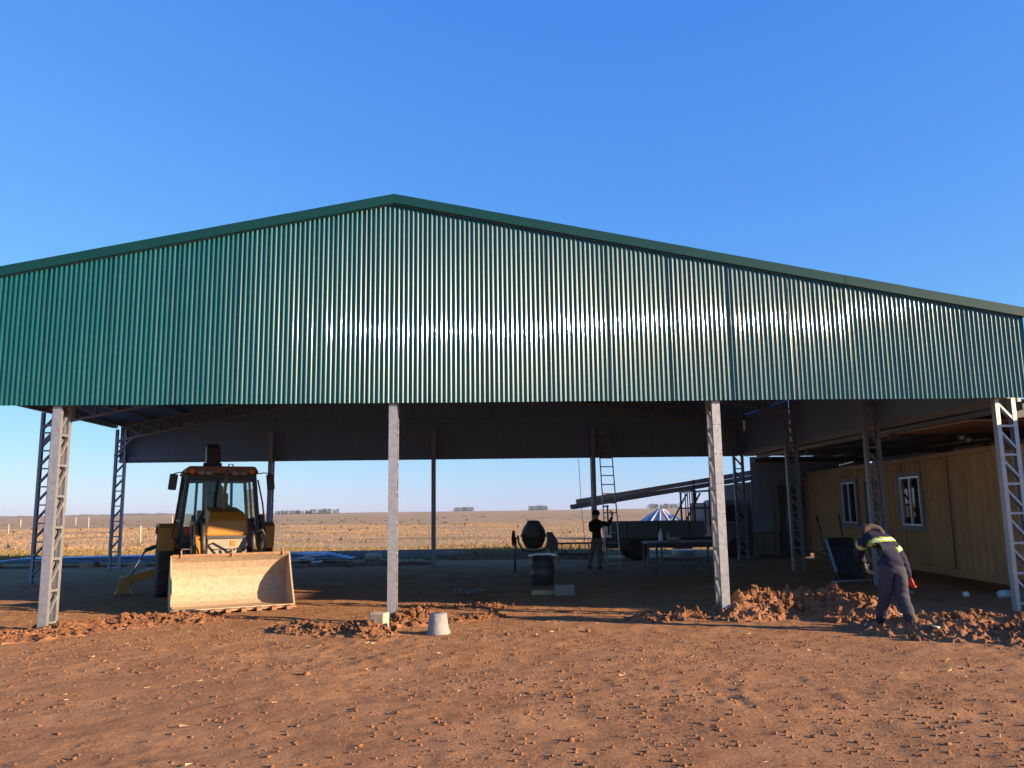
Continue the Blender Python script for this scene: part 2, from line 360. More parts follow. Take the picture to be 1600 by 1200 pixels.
# lattice rafters on each frame
for v in (.10, DEP/3, DEP*2/3, DEP-.05):
    for s in (-1, 1):
        b = MB(); ue = UL if s < 0 else UR; tp = lambda q: Vector((q, v, roofz(q)-.18)); bt = lambda q: Vector((q, v, roofz(q)-.18-.42))
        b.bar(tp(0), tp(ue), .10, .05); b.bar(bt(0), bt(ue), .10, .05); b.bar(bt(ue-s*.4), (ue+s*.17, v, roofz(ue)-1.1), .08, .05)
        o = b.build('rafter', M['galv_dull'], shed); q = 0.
        while q < abs(ue)-.3:
            for dy in (-.035, .035):
                a_ = tp(s*q); c_ = bt(s*q); d_ = tp(s*(q+.55)); off = Vector((0, dy, 0))
                brace(a_+off, c_+off, o, hbd); brace(c_+off, d_+off, o, hbd)
            q += .55
# purlins, girts
for s in (-1, 1):
    ue = UL if s < 0 else UR; n_ = 10
    for i in range(n_+1):
        q = ue*(i/n_)*.995+s*.06; MB().bar((q, -.1, roofz(q)-.10), (q, DEP+.1, roofz(q)-.10), .05, .10).build('purlin', M['galv_dull'], shed)
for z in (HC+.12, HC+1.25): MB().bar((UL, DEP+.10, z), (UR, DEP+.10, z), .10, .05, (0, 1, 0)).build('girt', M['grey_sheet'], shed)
MB().bar((UL, -.095, HC+.16), (UR, -.095, HC+.16), .05, .10).build('girt', M['galv_dull'], shed)
# roof sheets, eave to ridge
for s in (-1, 1):
    ue = (UL-.3) if s < 0 else (UR+.3); v = -.20; k = 0
    while v < DEP+.1:
        b = MB(); n = NR*4+1+6
        for j in range(2):
            q = 0 if j == 0 else ue
            for i in range(n): b.v.append((q, min(v+i*PITCHW/4, DEP+.3), roofz(q)-.02+.009*math.cos(2*PI*i/4)+.004*(k % 2)))
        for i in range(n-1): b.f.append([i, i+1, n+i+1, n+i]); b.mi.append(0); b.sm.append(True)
        b.build('roof_sheet', M['grey_sheet'], shed, normals=False); v += SW; k += 1
# right-hand side wall above the lean-to (inner face seen), in sheets, with its bottom gutter angle
v = .05; k = 300
while v < DEP-.2:
    me = sheet(0, HC+.06, lambda q: roofz(UR+.33)+.015, sd=k, seg=4, rows=2).mesh('side_wall_sheet', M['grey_sheet'], False)
    inst('side_wall_sheet', me, shed, (UR+.33, v, 0), (0, 0, PI/2)); v += SW; k += 1
MB().box((UR+.27, DEP/2, HC+.03), (.06, DEP, .14)).build('gutter', M['galv_dull'], shed)
MB().box((UL-.25, DEP/2, roofz(UL)-.14), (.14, DEP+.2, .12)).build('gutter', M['galv_dull'], shed)

# ------------------------------------------------------------------ lean-to over the containers
lean = thing('lean_to', 'dark lean-to roof joined to the shed wall above the yellow container', 'lean-to', (-1.90, 12.87, 0), PHI)
for k in range(14):
    b = MB(); n = NR*4+1+6; v0 = .2+k*SW
    for j in range(2):
        q = UR+.40+j*4.4
        for i in range(n): b.v.append((q, v0+i*PITCHW/4, HC+.02-.06*j+.009*math.cos(2*PI*i/4)+.004*(k % 2)))
    for i in range(n-1): b.f.append([i, i+1, n+i+1, n+i]); b.mi.append(0); b.sm.append(True)
    b.build('roof_sheet', M['grey_sheet'], lean, normals=False)
for i in range(5): MB().box((UR+.55+i*.95, DEP/2, HC-.08-.013*i), (.05, DEP-.6, .10)).build('purlin', M['steel_dark'], lean)
for v in (.4, DEP/3, DEP*2/3, DEP-.4): MB().box((UR+2.55, v, HC-.20), (4.3, .08, .14)).build('rafter', M['steel_dark'], lean)
for v in (.4, DEP/3, DEP*2/3, DEP-.4): MB().box((UR+4.65, v, HC/2-.2), (.1, .1, HC+.1)).build('post', M['galv_dull'], lean)
k = 0
v = DEP-1.0
x = UR+.42
while x < UR+4.2:
    sheet(x, .9, lambda q: HC-.05, sd=500+k, seg=4, rows=2, y=DEP+.1).build('rear_wall_sheet', M['grey_sheet'], lean, normals=False); x += SW; k += 1
v = .3; k = 700
while v < DEP-.3:
    me = sheet(0, 1.3, lambda q: HC-.055, sd=k, seg=4, rows=2).mesh('outer_wall_sheet', M['grey_sheet'], False); inst('outer_wall_sheet', me, lean, (UR+4.78, v, 0), (0, 0, PI/2)); v += SW; k += 1
for i in range(3): MB().box((UR+1.7, 2.4+i*1.24, HC-.15), (2.3, 1.215, .018)).build('ceiling_board', M['ply'], lean)
fl = thing('flood_lamp', 'black twin floodlight on a bracket under the lean-to roof', 'lamp', atY(1530, 692, 15.6))
MB().tube([(-.32, 0, .10), (.22, 0, -.06)], .022, 8).build('bracket', M['black'], fl)
for i in range(2):
    o = MB().box((-.36-.0+i*.13, -.03, .12-.045*i), (.11, .06, .09), Matrix.Rotation(.5, 3, 'X')).build('lamp_head', M['black'], fl, bevel=.01)
    MB().box((-.36+i*.13, -.066, .10-.045*i), (.085, .008, .065), Matrix.Rotation(.5, 3, 'X')).build('lens', M['clearlens'], o)

# ------------------------------------------------------------------ yellow container with windows
cA = Vector((9.10, 14.75, 0)); cB = Vector((9.66, 26.9, 0)); ca = math.atan2(-(cB-cA).x, (cB-cA).y)
cont = thing('shipping_container', 'yellow corrugated shipping container fitted with two windows beside the lattice columns', 'container', (cA.x, cA.y, 0), ca)
CL, CW, CH, CB = 12.19, 2.44, 2.80, .22
def corr_wall(b, y0, y1, z0, z1, x, amp=.024, per=.275, sgn=-1):
    n0 = len(b.v); pts = []; y = y0
    while y < y1-1e-6:
        for dy, ax in ((0, 0), (.07, 0), (.138, 1), (.208, 1)):
            if y+dy < y1: pts.append((y+dy, ax))
        y += per
    pts.append((y1, 0))
    for z in (z0, z1):
        for (yy, ax) in pts: b.v.append((x+sgn*amp*(1 if ax == 0 else -1)*1.0, yy, z))
    n = len(pts)
    for i in range(n-1): b.f.append([n0+i, n0+i+1, n0+n+i+1, n0+n+i]); b.mi.append(0); b.sm.append(False)
# visible side wall is split round the openings: (y from, y to, z bottom, z top)
wins = [(7.80, 8.90, 1.2, 2.38), (3.85, 4.90, 1.2, 2.38)]; door = (6.40, 7.20, CB+.15, 2.35)
segs = []
op = sorted(wins+[door]); y = .1
b = MB()
for o_ in op:
    corr_wall(b, y, o_[0], CB+.14, CH-.1, 0); corr_wall(b, o_[0], o_[1], CB+.14, o_[2], 0) if o_[2] > CB+.2 else None; corr_wall(b, o_[0], o_[1], o_[3], CH-.1, 0); y = o_[1]
corr_wall(b, y, CL-.1, CB+.14, CH-.1, 0)
b.build('side_panel', M['yellow_cont'], cont, normals=False)
b = MB(); corr_wall(b, .1, CL-.1, CB+.14, CH-.1, CW, sgn=1); b.build('side_panel', M['yellow_cont'], cont, normals=False)
MB().box((CW/2, CL/2, CH-.05), (CW-.1, CL-.1, .03)).build('roof_panel', M['yellow_cont'], cont)
MB().box((CW/2, CL/2, CB+.1), (CW-.1, CL-.1, .06)).build('floor_panel', M['interior'], cont)
for e_ in (.06, CL-.06): MB().box((CW/2, e_, (CH+CB)/2), (CW-.2, .04, CH-CB-.1)).build('end_panel', M['yellow_cont'], cont)
for xx in (0, CW):
    for zz, hh in ((CH-.05, .10), (CB+.07, .15)): MB().box((xx, CL/2, zz), (.075, CL-.02, hh)).build('rail', M['yellow_cont'], cont, bevel=.008)
    for e_ in (.07, CL-.07):
        o = MB().box((xx, e_, (CH+CB)/2), (.12, .15, CH-CB)).build('corner_post', M['yellow_cont'], cont)
        for zz in (CB+.06, CH-.06): MB().box((xx+(-.006 if xx == 0 else .006), e_, zz), (.135, .165, .125)).build('corner_casting', M['steel_dark'], o, bevel=.01)
MB().box((-.022, 2.55, 1.5), (.012, .035, CH-CB-.25)).build('seam_strip', M['steel_dark'], cont)
for i, (ya, yb_, za, zb_) in enumerate(wins):
    b = MB(); ym, zm = (ya+yb_)/2, (za+zb_)/2
    for c_, d_ in (((-.02, ym, za-.03), (.09, yb_-ya+.20, .10)), ((-.02, ym, zb_+.03), (.09, yb_-ya+.20, .10)), ((-.02, ya-.05, zm), (.085, .10, zb_-za-.04)), ((-.02, yb_+.05, zm), (.085, .10, zb_-za-.04))): b.box(c_, d_)
    wo = b.build('window', M['frame_grey'], cont)
    b = MB()
    for c_, d_ in (((-.03, ym, za+.045), (.05, yb_-ya-.004, .04)), ((-.03, ym, zb_-.045), (.05, yb_-ya-.004, .04)), ((-.03, ya+.025, zm), (.05, .04, zb_-za-.13)), ((-.03, yb_-.025, zm), (.05, .04, zb_-za-.13)), ((-.034, ym, zm), (.05, .045, zb_-za-.13))): b.box(c_, d_)
    b.build('frame', M['alu'], wo)
    for s_ in (0, 1):
        hw = (yb_-ya)/2-.05
        MB().box((-.03+.014*s_, ym+(s_-.5)*(hw+.03), zm), (.006, hw, zb_-za-.12)).build('pane', M['glass_dark'], wo)
    MB().box((.35, ym+.35, zm-.2), (.02, .5, .9)).build('curtain', M['cab_white'] if i == 1 else M['slate'], wo)
b = MB(); ya, yb_, za, zb_ = door
b.box((-.015, ya+.03, (za+zb_)/2), (.08, .06, zb_-za)); b.box((-.015, yb_-.03, (za+zb_)/2), (.08, .06, zb_-za)); b.box((-.015, (ya+yb_)/2, zb_+.01), (.08, yb_-ya, .06))
do = b.build('door_frame', M['frame_grey'], cont)
dl = MB().box((.03, (ya+yb_)/2, (za+zb_)/2), (.04, yb_-ya-.13, zb_-za-.04)).build('door', M['barrow'], cont)
MB().box((-.005, ya+.14, 1.2), (.05, .03, .14)).build('handle', M['alu'], dl)
for e_ in (.3, CL/2, CL-.3):
    for xx in (.18, CW-.18): MB().box((xx, e_, CB/2-.02), (.3, .3, CB+.035)).build('footing_block', M['concrete'], cont, bevel=.015)

# dark container whose pale door leaf stands open, behind the yellow one
dc = thing('shipping_container', 'charcoal shipping container with one pale door leaf standing open', 'container', (7.95, 27.25, 0), ca+.03)
DCW = 1.72
for xx, sg in ((0, -1), (DCW, 1)): b = MB(); corr_wall(b, .06, 6.0, .12, 2.5, xx, sgn=sg); b.build('side_panel', M['cont_dark'], dc, normals=False)
MB().box((DCW/2, 3.0, 2.52), (DCW, 6.06, .05)).build('roof_panel', M['cont_dark'], dc)
MB().box((DCW/2, 3.0, .10), (DCW, 6.06, .08)).build('floor_panel', M['cont_dark'], dc)
MB().box((DCW/2, 6.0, 1.3), (DCW-.05, .05, 2.35)).build('end_panel', M['cont_dark'], dc)
b = MB(); b.box((DCW/2, 0, 2.50), (DCW+.05, .10, .13)); b.box((0, 0, 1.25), (.1, .1, 2.37)); b.box((DCW, 0, 1.25), (.1, .1, 2.37)); b.build('door_frame', M['cont_pale'], dc)
for i, (x0, x1, mt) in enumerate(((.05, .80, 'cont_pale'), (.84, DCW-.05, 'cont_dark'))):
    b = MB(); n0 = 5; wd = (x1-x0)/n0
    for q in range(n0): b.box((x0+wd*(q+.5), -.03+.014*(q % 2), 1.28), (wd*.98, .03, 2.25))
    o = b.build('door', M[mt], dc)
    for q in (.28, .72):
        xx = x0+(x1-x0)*q; rod = MB().tube([(xx, -.075, .22), (xx, -.075, 2.36)], .017, 8).build('lock_rod', M['galv_dull'], o)
    MB().box((x0+(x1-x0)*.6, -.10, 1.08), (.22, .025, .04)).build('handle', M['galv_dull'], o)
MB().box((DCW/2, 3, .03), (DCW-.3, 5.6, .12)).build('footing_block', M['concrete'], dc)

# unseen cabin added right of the view to cast the shed floor's shade edge
sc_ = thing('added_shade_cabin', 'tall white unseen cabin added right of the shed to shade its floor', 'cabin', (10.55, 11.2, 0), .02)
for xx, sg in ((0, -1), (2.45, 1)): b = MB(); corr_wall(b, 0, 3.3, .15, 3.5, xx, sgn=sg); b.build('side_panel', M['cab_white'], sc_, normals=False)
for e_ in (.02, 3.28): MB().box((1.225, e_, 1.82), (2.41, .03, 3.32)).build('end_panel', M['cab_white'], sc_)
MB().box((1.225, 1.65, 3.53), (2.6, 3.45, .08)).build('roof', M['grey_sheet'], sc_)
MB().box((1.225, 1.65, .06), (2.3, 3.1, .26)).build('base', M['steel_dark'], sc_)

# ------------------------------------------------------------------ backhoe loader
bl = G(367, 956); ld = thing('backhoe_loader', 'yellow backhoe loader facing out with its muddy front bucket lowered', 'loader', (bl.x, bl.y, 0), R(206))
BW = 1.03
prof = [(-.02, .06), (-.40, .035), (-.66, .05), (-.80, .12), (-.89, .24), (-.935, .40), (-.93, .56), (-.88, .72), (-.79, .86), (-.66, .96)]
def shell(b, prof, xa, xb, th):
    n = len(prof); pin = []
    for i, p in enumerate(prof):
        a = Vector(prof[max(i-1, 0)]); c = Vector(prof[min(i+1, n-1)]); t = (c-a).normalized(); pin.append((p[0]-t.y*-th*-1, p[1]+t.x*-th*-1) if False else (p[0]+t.y*th*-1, p[1]+t.x*th))
    poly = list(prof)+[(p[0], p[1]) for p in reversed(pin)]
    for i in range(n-1):
        vs = [(xa, *prof[i]), (xb, *prof[i]), (xb, *prof[i+1]), (xa, *prof[i+1]), (xa, *pin[i]), (xb, *pin[i]), (xb, *pin[i+1]), (xa, *pin[i+1])]
        b.add(vs, [(0, 1, 2, 3), (7, 6, 5, 4), (0, 4, 5, 1), (2, 6, 7, 3), (1, 5, 6, 2), (0, 3, 7, 4)], 0, False)
b = MB(); shell(b, prof, -BW, BW, -.022); b.sm = [True]*len(b.sm); bk = b.build('bucket', M['bucket'], ld)
bk.data.set_sharp_from_angle(angle=R(35))
for s in (-1, 1): MB().prism([(-.02, .03), (-.70, .04), (-.90, .18), (-.975, .42), (-.95, .64), (-.82, .88), (-.66, .98), (-.54, .76), (-.34, .46)], 'x', s*(BW+.002), s*(BW+.028)).build('side_plate', M['bucket'], bk)
MB().box((0, .02, .045), (2*BW+.05, .16, .035)).build('cutting_edge', M['rust'], bk)
for i in range(8): MB().box((-BW+.12+i*(2*BW-.24)/7, .12, .045), (.085, .14, .05), Matrix.Rotation(-.12, 3, 'X')).build('tooth', M['rust'], bk)
for xx in (-.92, 0, .88): MB().prism([(-.72, .94), (-.60, .94), (-.64, 1.07)], 'x', xx-.012, xx+.012).build('guard_lug', M['rust'], bk)
MB().prism([(-.63, .955), (-.66, .995), (-.73, .97), (-.69, .92)], 'x', -BW, BW).build('top_rail', M['rust'], bk)
# chassis, hood, grille
MB().box((0, -3.1, .62), (.72, 2.7, .34)).build('chassis', M['steel_dark'], ld)
b = MB()
hp = [(-1.45, 1.30), (-1.50, 1.60), (-1.66, 1.76), (-2.75, 1.86), (-2.75, 1.30)]
n = len(hp)
for sgn in (0,):
    vs = []; 
    for (yy, zz) in hp: k_ = .40 if zz < 1.5 else (.37 if zz < 1.7 else .31); vs += [(-k_, yy, zz), (k_, yy, zz)]
    b.add(vs, [(0, 1, 3, 2), (2, 3, 5, 4), (4, 5, 7, 6), (6, 7, 9, 8), (8, 9, 1, 0), (0, 2, 4, 6, 8), (1, 9, 7, 5, 3)])
hd = b.build('hood', M['jcb'], ld, bevel=.03)
gr = MB().box((0, -1.62, .90), (.74, .40, .80)).build('grille', M['grille'], ld, bevel=.02)
for i in range(3): MB().box((0, -1.415, .70+i*.17), (.60, .012, .02)).build('slat', M['steel_dark'], gr)
MB().box((-.10, -1.411, 1.15), (.09, .006, .10)).build('sticker', M['jcb'], gr)
MB().box((0, -1.43, 1.27), (.78, .1, .05)).build('lip', M['steel_dark'], gr)
MB().tube([(.03, -1.95, 1.80), (.03, -2.0, 2.1), (-.03, -2.1, 2.62)], .035, 10).build('exhaust_pipe', M['rust'], ld)
# loader arms and hydraulics
for s in (-1, 1):
    o = MB().prism([(-2.70, 1.48), (-2.55, 1.62), (-1.55, 1.28), (-1.05, .60), (-.95, .36), (-1.12, .32), (-1.30, .62), (-1.68, 1.08), (-2.68, 1.34)], 'x', s*.55-.055, s*.55+.055).build('loader_arm', M['jcb'], ld, bevel=.012)
    MB().tube([(s*.68, -2.2, .95), (s*.68, -1.55, .90)], .05, 10).build('cylinder', M['steel_dark'], o)
    MB().tube([(s*.46, -1.50, 1.62), (s*.46, -1.15, 1.02)], .045, 10).build('cylinder', M['steel_dark'], o)
    MB().tube([(s*.46, -1.15, 1.02), (s*.46, -.98, .74)], .025, 8).build('cylinder_rod', M['chrome'], o)
    MB().prism([(-1.62, 1.70), (-1.45, 1.70), (-1.30, .98), (-1.48, .98)], 'x', s*.64-.03, s*.64+.03).build('tilt_lever', M['black'], o)
    MB().tube([(s*.60, -1.62, 1.66), (s*.63, -1.38, 1.50), (s*.60, -1.28, 1.18), (s*.52, -1.22, .92)], .017, 6).build('hose', M['black'], o)
MB().tube([(-.60, -.95, .95), (-.62, -.72, 1.24), (-.52, -.58, 1.42), (-.36, -.66, 1.35), (-.30, -.92, 1.05)], .02, 6).build('hose', M['black'], ld)
MB().tube([(-.18, -1.36, 1.05), (-.25, -1.05, 1.02), (-.34, -.92, 1.16)], .022, 6).build('tow_hook', M['steel_dark'], ld)
# wheels
def wheel(x, y, r, wd, parent, lug=16):
    o = MB().lathe([(r*.62, -wd/2), (r*.93, -wd/2), (r, -wd*.36), (r, wd*.36), (r*.93, wd/2), (r*.62, wd/2)], 28, Matrix.Translation((x, y, r)) @ Matrix.Rotation(PI/2, 4, 'Y')).build('wheel', M['rubber'], parent)
    MB().lathe([(.02, -wd*.3), (r*.5, -wd*.34), (r*.63, -wd*.46), (r*.63, wd*.46), (r*.5, wd*.34), (.02, wd*.3)], 24, Matrix.Translation((x, y, r)) @ Matrix.Rotation(PI/2, 4, 'Y')).build('rim', M['cab_white'], o)
    b = MB()
    for i in range(lug):
        a = 2*PI*i/lug
        for s in (-1, 1):
            a2 = a+(PI/lug if s > 0 else 0); b.box((x+s*wd*.25, y+math.sin(a2)*r*1.01, r+math.cos(a2)*r*1.01), (wd*.5, r*.10, .05), Matrix.Rotation(-a2, 3, 'X') @ Matrix.Rotation(s*.5, 3, 'Z'))
    b.build('tread', M['rubber'], o); return o
for s in (-1, 1): wheel(s*.93, -3.75, .70, .44, ld); wheel(s*.80, -1.85, .44, .30, ld, 14)
for s in (-1, 1):
    MB().prism([(-3.10, 1.02), (-3.02, 1.45), (-3.20, 1.53), (-4.35, 1.53), (-4.5, 1.3), (-4.40, 1.3), (-4.28, 1.47), (-3.25, 1.47), (-3.12, 1.40)], 'x', s*.74, s*1.17).build('fender', M['jcb'], ld, bevel=.01)
    MB().prism([(-3.04, .98), (-3.02, 1.44), (-3.06, 1.44), (-3.09, .98)], 'x', s*.86, s*1.16).build('mudguard_flap', M['jcb'], ld)
# cab
zb, zt = 1.12, 2.58
def cab_pt(sx, sy, t):  # sx -1..1, sy 0 front 1 rear
    hw = .80-.14*t; y = (-2.78-.05*t) if sy == 0 else (-4.30+.08*t); return Vector((sx*hw, y, zb+(zt-zb)*t))
cabo = MB().box((0, -3.54, 1.10), (1.58, 1.6, .16)).build('cab_floor', M['black'], ld)
for sx in (-1, 1):
    for sy in (0, 1): MB().bar(cab_pt(sx, sy, 0), cab_pt(sx, sy, 1), .085, .085, (0, 1, 0)).build('pillar', M['black'], cabo)
    mid0 = (cab_pt(sx, 0, 0)+cab_pt(sx, 1, 0))/2; mid1 = (cab_pt(sx, 0, 1)+cab_pt(sx, 1, 1))/2
    MB().bar(mid0, mid1, .06, .06, (0, 1, 0)).build('pillar', M['black'], cabo)
    q = [cab_pt(sx*.985, 0, .02), cab_pt(sx*.985, 1, .02), cab_pt(sx*.985, 1, .97), cab_pt(sx*.985, 0, .97)]
    MB().add(q, [(0, 1, 2, 3)]).build('side_glass', M['glass'], cabo, normals=False)
    MB().bar(cab_pt(sx, 0, .32), cab_pt(sx, 1, .32), .04, .05).build('door_rail', M['black'], cabo)
    # grab rail outside the cab door
    MB().tube([cab_pt(sx*1.04, 0, .90)+Vector((sx*.04, .02, 0)), cab_pt(sx*1.05, 0, .55)+Vector((sx*.09, .05, 0)), cab_pt(sx*1.05, 0, .10)+Vector((sx*.10, .06, 0)), cab_pt(sx*1.0, 0, .02)+Vector((0, .04, 0))], .018, 6).build('grab_rail', M['black'], cabo)
for sy in (0, 1):
    q = [cab_pt(-.97, sy, .30 if sy == 0 else .05), cab_pt(.97, sy, .30 if sy == 0 else .05), cab_pt(.97, sy, .95), cab_pt(-.97, sy, .95)]
    MB().add(q, [(0, 1, 2, 3)]).build('windscreen' if sy == 0 else 'rear_glass', M['glass'], cabo, normals=False)
    MB().bar(cab_pt(-1, sy, .93), cab_pt(1, sy, .93), .07, .13).build('header', M['black'], cabo)
    MB().bar(cab_pt(-1, sy, .05), cab_pt(1, sy, .05), .06, .10).build('sill', M['black'], cabo)
for xx in (-.40, .40): MB().bar((xx, -4.24, zb), (xx*.92, -4.20, zt), .055, .055, (0, 1, 0)).build('rear_post', M['black'], cabo)
rf = MB().box((0, -3.52, 2.645), (1.50, 1.75, .15), taper=(.90, .93)).build('cab_roof', M['rust'], ld, bevel=.04)
for sx in (-1, 1):
    MB().lathe([(.01, 0), (.055, .0), (.055, .05), (.01, .06)], 12, Matrix.Translation((sx*.60, -2.66, 2.60)) @ Matrix.Rotation(-PI/2, 4, 'X')).build('indicator', M['orangelens'], rf)
    for q in (.26, .42): MB().lathe([(.01, 0), (.06, 0), (.07, .05), (.01, .06)], 12, Matrix.Translation((sx*q, -2.66, 2.575)) @ Matrix.Rotation(-PI/2, 4, 'X') @ Matrix.Diagonal((1.2, .75, 1, 1))).build('work_light', M['clearlens'], rf)
    ar = MB().tube([(sx*.66, -2.72, 2.55), (sx*.84, -2.60, 2.58), (sx*.96, -2.58, 2.55)], .012, 6).build('mirror_arm', M['black'], ld)
    MB().box((sx*.97, -2.58, 2.38), (.16, .06, .33), Matrix.Rotation(sx*-.1, 3, 'Y')).build('mirror', M['black'], ar, bevel=.025)
    MB().box((sx*.97, -2.615, 2.38), (.13, .006, .28), Matrix.Rotation(sx*-.1, 3, 'Y')).build('mirror_glass', M['mirror'], ar)
for q in (-.22, .24): MB().tube([(q-.05, -3.2, 2.70), (q-.04, -3.2, 2.79), (q+.04, -3.2, 2.79), (q+.05, -3.2, 2.70)], .016, 6).build('lifting_eye', M['black'], rf)
# seat, steering wheel, console
st = MB().box((-.05, -3.75, 1.52), (.50, .48, .16)).build('seat', M['black'], cabo, bevel=.04)
MB().box((-.05, -3.98, 1.88), (.46, .14, .62), Matrix.Rotation(-.12, 3, 'X')).build('seat_back', M['black'], st, bevel=.05)
MB().box((-.05, -4.02, 2.27), (.24, .09, .16)).build('head_rest', M['black'], st, bevel=.03)
MB().lathe([(.18, -.012), (.20, -.012), (.20, .012), (.18, .012), (.18, -.012)], 20, Matrix.Translation((-.05, -3.16, 1.80)) @ Matrix.Rotation(1.0, 4, 'X')).build('steering_wheel', M['black'], cabo)
MB().bar((-.05, -2.95, 1.2), (-.05, -3.15, 1.79), .07, .07).build('steering_column', M['black'], cabo)
MB().box((.30, -2.95, 1.45), (.3, .2, .7)).build('console', M['black'], cabo)
MB().box((.60, -2.72, 1.30), (.30, .22, .34)).build('tail_lamp', M['steel_dark'], ld, bevel=.02)
MB().box((.60, -2.60, 1.38), (.22, .03, .14)).build('lamp_lens', M['redlens'], ld)
# folded backhoe at the rear
bo = MB().prism([(-4.45, .75), (-4.62, 1.2), (-5.05, 3.20), (-4.80, 3.34), (-4.62, 3.25), (-4.40, 2.0), (-4.30, 1.0)], 'x', -.15, .15).build('boom', M['steel_dark'], ld, bevel=.015)
MB().prism([(-5.05, 3.22), (-4.82, 3.36), (-5.20, 2.3), (-5.45, 1.0), (-5.62, 1.05), (-5.40, 2.4)], 'x', -.11, .11).build('dipper', M['steel_dark'], ld)
MB().tube([(.16, -4.55, 1.4), (.16, -4.78, 2.9)], .05, 10).build('cylinder', M['black'], bo); MB().tube([(-.16, -4.55, 1.4), (-.16, -4.78, 2.9)], .05, 10).build('cylinder', M['black'], bo)
MB().prism([(-5.30, .75), (-5.55, 1.15), (-5.95, .95), (-5.85, .45), (-5.5, .35)], 'x', -.3, .3).build('digging_bucket', M['steel_dark'], ld)
MB().box((0, -4.55, .72), (1.7, .25, .42)).build('rear_frame', M['jcb'], ld, bevel=.02)
for s in (-1, 1):
    kx = 1. if s > 0 else .45; zl = 0. if s > 0 else .35
    o = MB().prism([(s*.70, .50+zl), (s*.75, .66+zl), (s*1.6*kx, .42+zl), (s*1.74*kx, .40+zl), (s*1.80*kx, .28+zl), (s*1.68*kx, .18+zl), (s*1.5*kx, .26+zl)], 'y', -4.75, -4.60).build('stabiliser', M['jcb'], ld, bevel=.01)
    MB().prism([(s*(1.72*kx-.17), .02+zl), (s*(1.72*kx+.20), .02+zl), (s*(1.72*kx+.15), .10+zl), (s*(1.72*kx+.10), .38+zl), (s*(1.72*kx-.06), .36+zl), (s*(1.72*kx-.10), .10+zl)], 'y', -4.80, -4.54).build('pad', M['jcb'], o)
    MB().tube([(s*.8, -4.52, 1.15), (s*(.8+.55*kx), -4.52, .95)], .045, 8).build('cylinder', M['black'], o); MB().tube([(s*(.8+.55*kx), -4.52, .95), (s*1.60*kx, -4.52, .42+zl)], .022, 8).build('cylinder_rod', M['chrome'], o)

# ------------------------------------------------------------------ light truck with steel channels over its rack
tp_ = atY(1052, 871, 28.6)
tk = thing('flatbed_truck', 'grey dropside flatbed truck parked behind the shed with channels on its rack', 'truck', (tp_.x, tp_.y, 0), PHI)
# local x to the right (cab), origin at middle of the wheelbase
bed = MB().box((-.70, 0, .80), (3.15, 1.86, .10)).build('bed', M['truck_bed'], tk)
for yy in (-.93, .93): MB().box((-.70, yy, 1.05), (3.15, .04, .46)).build('dropside', M['truck_bed'], bed, bevel=.008)
MB().box((-2.28, 0, 1.05), (.04, 1.82, .46)).build('tailboard', M['truck_bed'], bed); 
for xx in (-1.75, -.7, .35): MB().box((xx, -.957, 1.05), (.05, .012, .44)).build('stake', M['steel_dark'], bed)
MB().box((-.4, 0, .56), (4.2, 1.3, .34)).build('chassis', M['steel_dark'], tk)
rk = MB().box((.93, 0, 1.35), (.06, 1.86, 1.05)).build('headboard', M['truck_bed'], tk)
for yy in (-.88, .88):
    for xx in (.58, 1.12): MB().box((xx, yy, 1.72), (.06, .06, 1.26)).build('rack_post', M['steel_dark'], rk)
    MB().bar((.25, yy, 1.25), (.80, yy, 2.20), .05, .05).build('rack_brace', M['steel_dark'], rk)
    MB().box((.85, yy, 1.70), (.55, .04, .05)).build('rack_rail', M['steel_dark'], rk)
for xx in (.58, 1.12):
    MB().box((xx, 0, 2.28), (.09, 1.95, .07)).build('rack_beam', M['steel_dark'], rk)
    MB().box((xx, -.92, 2.48), (.035, .035, .34)).build('rack_horn', M['steel_dark'], rk)
for yy in (-.5, -.2, .1, .4): MB().tube([(.62, yy, 1.25), (.62, yy, 2.24)], .02, 6).build('rack_bar', M['steel_dark'], rk)
MB().box((-2.33, -.6, 1.35), (.05, .05, 1.0)).build('rear_stake', M['steel_dark'], bed); MB().box((-2.33, -.2, 1.80), (.05, 1.0, .06)).build('rear_stake_beam', M['steel_dark'], bed)
cb = MB().prism([(1.32, .45), (1.32, 1.86), (1.44, 1.98), (2.10, 1.98), (2.52, 1.28), (2.66, 1.10), (2.70, .45)], 'y', -.82, .82).build('cab', M['truck'], tk, bevel=.05)
for s in (-1, 1):
    MB().prism([(1.66, 1.24), (1.66, 1.80), (2.05, 1.80), (2.36, 1.24)], 'y', s*.822, s*.832).build('side_window', M['black'], cb)
    MB().prism([(1.58, .58), (1.58, 1.20), (2.44, 1.20), (2.50, .98), (2.40, .58)], 'y', s*.821, s*.829).build('door', M['truck'], cb)
    MB().box((1.75, s*.84, 1.12), (.14, .025, .03)).build('door_handle', M['black'], cb)
    MB().box((2.40, s*1.00, 1.50), (.05, .14, .26)).build('wing_mirror', M['black'], cb, bevel=.02)
    MB().box((2.68, s*.62, .78), (.05, .26, .14)).build('headlight', M['clearlens'], cb)
MB().add([(2.12, -.72, 1.92), (2.12, .72, 1.92), (2.51, .74, 1.30), (2.51, -.74, 1.30)], [(0, 1, 2, 3)]).build('windscreen', M['glass_dark'], cb)
MB().box((2.70, 0, .52), (.10, 1.66, .20)).build('bumper', M['black'], cb, bevel=.02)
for xx in (-1.35, 2.0):
    for s in (-1, 1): wheel(xx*1.0, s*.74, .335, .22, tk, 12).rotation_euler = (0, 0, 0)
